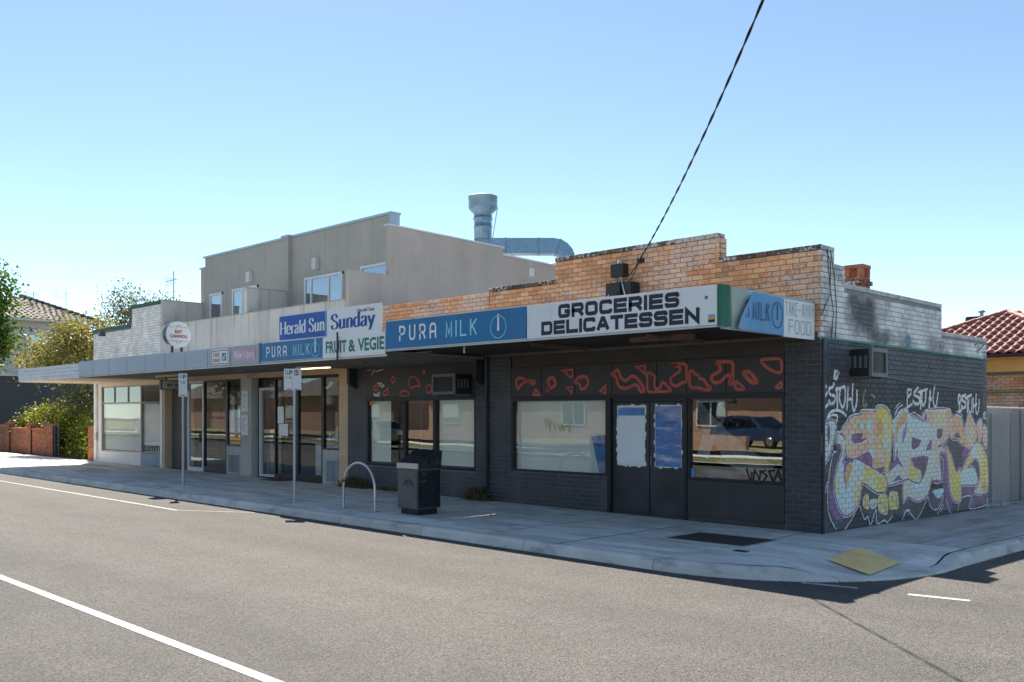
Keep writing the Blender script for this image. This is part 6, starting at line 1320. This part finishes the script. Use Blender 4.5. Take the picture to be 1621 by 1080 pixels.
t = thing('garden_gate', (-33, .3, .15), 'black metal garden gate standing beside the brick gate pier', 'gate')
for x in (-33.2, -32.85): B(x-.03, x+.03, .25, .31, .12, 1.42).build('stile', 'gate_black', t)
for z in (.25, .8, 1.35): B(-33.2, -32.85, .26, .3, z-.02, z+.02).build('rail', 'gate_black', t)
for k in range(2): B(-33.1+.1*k, -33.08+.1*k, .27, .29, .2, 1.35).build('bar', 'gate_black', t)
# far house
M('tile_brown', (.10, .085, .075), .7, .2, 3, .1, 40, .1, rnd=(.15, .13, .115)); M('house_white', (.66, .67, .68), .7, .05, 1); M('house_dark', (.07, .08, .10), .7, .1, 1); M('trim_white', (.7, .7, .7), .6)
fh = thing('tiled_house', (-52, 5, .2), 'far white and charcoal two storey house with brown tiled hip roof', 'house')
B(-59.4, -47, 1.8, 6.8, 3.9, 6.9).build('upper_wall', 'house_white', fh); B(-59.8, -46.4, 1.2, 9.5, 0, 3.85).build('lower_wall', 'house_dark', fh); B(-59.9, -46.3, 1.1, 9.6, 3.85, 3.99).build('band', 'trim_white', fh)
o = B(-46.98, -46.94, 3.6, 4.8, 4.6, 6.2).build('window', 'trim_white', fh); B(-46.93, -46.91, 3.7, 4.7, 4.7, 6.1).build('pane', 'upper_glass', o)
for z in (5.0, 5.9): B(-46.995, -46.985, 1.8, 6.8, z, z+.03).build('wall_joint', 'house_dark', fh)
ax, bx, ay, by, ez, rz2, ry = -60, -46.3, 1.2, 7.4, 6.9, 8.45, 4.3
MB().add([(ax, ay, ez), (bx, ay, ez), (bx, by, ez), (ax, by, ez), (-50, ry, rz2), (-56.5, ry, rz2)], [(0, 1, 4, 5), (1, 2, 4), (2, 3, 5, 4), (3, 0, 5)]).build('roof_deck', 'tile_brown', fh)
def slope_tiles(p00, p10, apexes, nrow, name):
    """rows of tile strips on a hip face between the eave p00-p10 and the ridge apexes a0-a1; each row of scalloped tiles"""
    a0, a1 = [Vector(a) for a in apexes]; p0, p1 = Vector(p00), Vector(p10); mb = MB()
    nrm = (p1-p0).cross(a0-p0).normalized(); nrm = nrm if nrm.z > 0 else -nrm
    for r in range(nrow):
        t0, t1 = r/nrow, (r+1.12)/nrow; s0, e0 = p0.lerp(a0, t0), p1.lerp(a1, t0); s1, e1 = p0.lerp(a0, min(1, t1)), p1.lerp(a1, min(1, t1)); m_ = max(1, int((e0-s0).length/.3))
        for i in range(m_):
            f0, f1, fm = i/m_, (i+1)/m_, (i+.5)/m_
            mb.add([s0.lerp(e0, f0)+nrm*.03, s0.lerp(e0, fm)+nrm*.085, s0.lerp(e0, f1)+nrm*.03, s1.lerp(e1, f1)+nrm*.01, s1.lerp(e1, fm)+nrm*.05, s1.lerp(e1, f0)+nrm*.01], [(0, 1, 4, 5), (1, 2, 3, 4)], random.uniform(.01, .99))
    tag(mb.build(name, 'tile_brown', fh), kind='stuff')
slope_tiles((bx, ay, ez), (bx, by, ez), [(-50, ry, rz2)]*2, 13, 'roof_tiles'); slope_tiles((ax, ay, ez), (bx, ay, ez), [(-56.5, ry, rz2), (-50, ry, rz2)], 13, 'roof_tiles'); slope_tiles((ax, by, ez), (bx, by, ez), [(-56.5, ry, rz2), (-50, ry, rz2)], 13, 'roof_tiles')
for k in range(14):
    p = Vector((-50, ry, rz2)).lerp(Vector((bx, by, ez)), k/14); q = Vector((-50, ry, rz2)).lerp(Vector((bx, by, ez)), (k+1)/14); MB().tube([p+Vector((0, 0, .06)), q+Vector((0, 0, .1))], .1, 6).build('hip_tile', 'tile_brown', fh)
B(bx-.02, bx+.08, ay, by, ez-.1, ez+.02).build('gutter', 'trim_white', fh)
aerial((-47.6, 5.9, 7.4), 1.3, 'tv aerial on the right slope of the far tiled roof', R(80)); aerial((-48.8, 4.6, 7.9), .75, 'small tv aerial near the ridge of the far tiled roof', R(60))
MB_ = MB().tube([(-46, -6, 6.4), (-36, -1.5, 5.55), (-27.2, -.3, 4.75)], .012, 5).build('overhead_wire', 'wire_black', None, (-46, -6, 6.4)); tag(MB_, 'thin overhead wire running from the far left to the white shop lamp', 'wire')

# ================================================================== ACROSS THE STREET (shows as reflections in the shop glass)
def far_brick(name):
    m, n, l, out = newmat(name); b = n.new('ShaderNodeBsdfPrincipled'); l.new(b.outputs[0], out.inputs[0])
    g = n.new('ShaderNodeSeparateXYZ'); l.new(pos(n, l), g.inputs[0]); cb = n.new('ShaderNodeCombineXYZ'); l.new(g.outputs[0], cb.inputs[0]); l.new(g.outputs[2], cb.inputs[1])
    t = n.new('ShaderNodeTexBrick'); l.new(cb.outputs[0], t.inputs['Vector']); t.inputs['Scale'].default_value = 1; t.inputs['Brick Width'].default_value = .24; t.inputs['Row Height'].default_value = .086; t.inputs['Mortar Size'].default_value = .009
    t.inputs['Color1'].default_value = (.34, .16, .09, 1); t.inputs['Color2'].default_value = (.46, .24, .14, 1); t.inputs['Mortar'].default_value = (.42, .38, .33, 1)
    l.new(t.outputs['Color'], b.inputs['Base Color']); b.inputs['Roughness'].default_value = .9; return m
far_brick('brick_opp')
def opp_house(x0, x1, y0, label, wallm='brick_opp'):
    t = thing('brick_house', ((x0+x1)/2, y0-4, .3), label, 'house', 'houses across the street'); y1 = y0-9
    B(x0, x1, y1, y0, .0, 3.4).build('wall', wallm, t)
    for wx in (x0+1.6, x1-3.4):
        o = B(wx, wx+1.8, y0+.004, y0+.06, 1.2, 2.6).build('window_frame', 'white_frame', t); B(wx+.08, wx+.86, y0+.061, y0+.07, 1.28, 2.52).build('pane', 'upper_glass', o); B(wx+.94, wx+1.72, y0+.061, y0+.07, 1.28, 2.52).build('pane', 'upper_glass', o)
    xm = (x0+x1)/2; B(xm-.5, xm+.5, y0+.004, y0+.05, .3, 2.5).build('door', 'panel_brown', t)
    e = .5; rz3 = 5.8; MB().add([(x0-e, y0+e, 3.3), (x1+e, y0+e, 3.3), (x1+e, y1-e, 3.3), (x0-e, y1-e, 3.3), (x0+4, (y0+y1)/2, rz3), (x1-4, (y0+y1)/2, rz3)], [(0, 1, 5, 4), (1, 2, 5), (2, 3, 4, 5), (3, 0, 4), (3, 2, 1, 0)]).build('roof', 'tile_brown', t)
opp_house(-24, -9, -30, 'brick house opposite the corner shop'); opp_house(-44, -28, -29, 'brick house opposite the cafe'); opp_house(-64, -48, -29, 'brick house opposite the white shop'); opp_house(-6, 8, -31, 'brick house behind the photographer'); opp_house(-84, -68, -29, 'brick house far along the opposite side')
for x0, x1 in ((-24, -15), (-13, -9), (-44, -30)):
    o = B(x0, x1, -23, -22.7, .1, .9).build('front_garden_wall', 'brick_opp', None, (x0, -23, .1)); tag(o, {-24: 'low brick wall before the house opposite the corner shop', -13: 'short low brick wall right of the driveway opposite', -44: 'low brick wall before the house opposite the cafe'}[x0], 'wall')
tree('verge_tree', 'leafy street tree on the verge opposite the cafe', (-27, -18.6, .1), 4.2, [(-27, -18.6, 5.2, 2, 2, 1.6), (-26, -18, 4.2, 1.4, 1.4, 1), (-28.4, -19, 4.4, 1.4, 1.3, 1)], 'leaf_gum', 7000, .22, 21, tr=.16); tree('verge_tree', 'leafy street tree on the verge opposite the white shop', (-52, -18.6, .3), 4.2, [(-52, -18.6, 5.2, 2.2, 2, 1.8), (-50.5, -18, 4.2, 1.4, 1.4, 1)], 'leaf_gum', 5000, .24, 22, tr=.16)
M('car_navy', (.02, .04, .09), .25, .05, coat=1); M('car_silver', (.45, .47, .5), .25, .05, metal=.5, coat=1); M('car_white', (.7, .7, .7), .25, .03, coat=1); M('tyre', (.015, .015, .015), .85); M('rim_alloy', (.4, .4, .42), .3, metal=.8); M('lamp_red', (.4, .02, .02), .3); glass_mat('car_glass', .1, (.12, .14, .15))
def car(name, x, y, rz, paint, label):
    t = thing(name, (x, y, gz(x)-.13 if y > -18 else .25), label, 'car', 'cars parked across the street'); t.rotation_euler = (0, 0, rz); ORG[t] = Vector((0, 0, 0))
    side = [(-2.2, .35), (-2.25, .7), (-2.15, .95), (-1.9, 1.0), (-1.55, 1.42), (-.9, 1.52), (.2, 1.5), (.9, 1.02), (1.9, .9), (2.2, .7), (2.25, .35)]
    secs = [(-.88, .93), (-.9, 1), (-.6, 1.01), (.6, 1.01), (.9, 1), (.88, .93)]; mb = MB(); n = len(side); vs = []
    for (yy, k) in secs:
        for (px, pz) in side: inset = .16*max(0, (pz-1)/.5)*(1 if yy > 0 else -1) if abs(yy) > .7 else 0; vs.append((px*(k if abs(yy) > .85 else 1), yy-inset, .25+(pz-.25)*(1.0 if abs(yy) < .7 else k if pz > 1 else 1)))
    fs = [(i*n+j, i*n+j+1, (i+1)*n+j+1, (i+1)*n+j) for i in range(len(secs)-1) for j in range(n-1)]+[tuple(range(n)), tuple(range((len(secs)-1)*n, len(secs)*n))[::-1]]
    mb.add(vs, fs, sm=False).build('body', paint, t, fixn=True)
    for sy in (-1, 1):
        MB().add([(-1.6, sy*.885, 1.0), (.72, sy*.885, 1.03), (.15, sy*.765, 1.42), (-1.35, sy*.765, 1.4)], [(0, 1, 2, 3)]).build('side_window', 'car_glass', t)
        for wx in (-1.35, 1.4):
            w_ = MB().lathe([(.2, -.11), (.31, -.11), (.33, -.06), (.33, .06), (.31, .11), (.2, .11)], (wx, sy*.8, .33), 24, 'y').build('wheel', 'tyre', t); MB().lathe([(.001, .12), (.1, .125), (.21, .1), (.21, -.1), (.1, -.125), (.001, -.12)], (wx, sy*.8, .33), 20, 'y').build('rim', 'rim_alloy', w_)
        MB().box(2.12, 2.22, sy*.75-.18, sy*.75+.1, .62, .76, b=.02).build('headlight', 'white_card', t); MB().box(-2.26, -2.16, sy*.72-.15, sy*.72+.12, .72, .9, b=.02).build('tail_light', 'lamp_red', t)
    MB().add([(.95, -.72, 1.04), (.95, .72, 1.04), (.25, .62, 1.47), (.25, -.62, 1.47)], [(0, 1, 2, 3)]).build('windscreen', 'car_glass', t); MB().add([(-1.92, -.72, 1.02), (-1.92, .72, 1.02), (-1.6, .62, 1.4), (-1.6, -.62, 1.4)], [(0, 1, 2, 3)]).build('rear_window', 'car_glass', t)
car('parked_car', -16.5, -26.3, R(10), 'car_navy', 'dark blue car in the driveway opposite the corner shop'); car('parked_car', -36, -17.9, R(180), 'car_silver', 'silver car parked opposite the dark shop window'); car('parked_car', -62, -17.8, R(0), 'car_white', 'white car parked far along the opposite kerb')
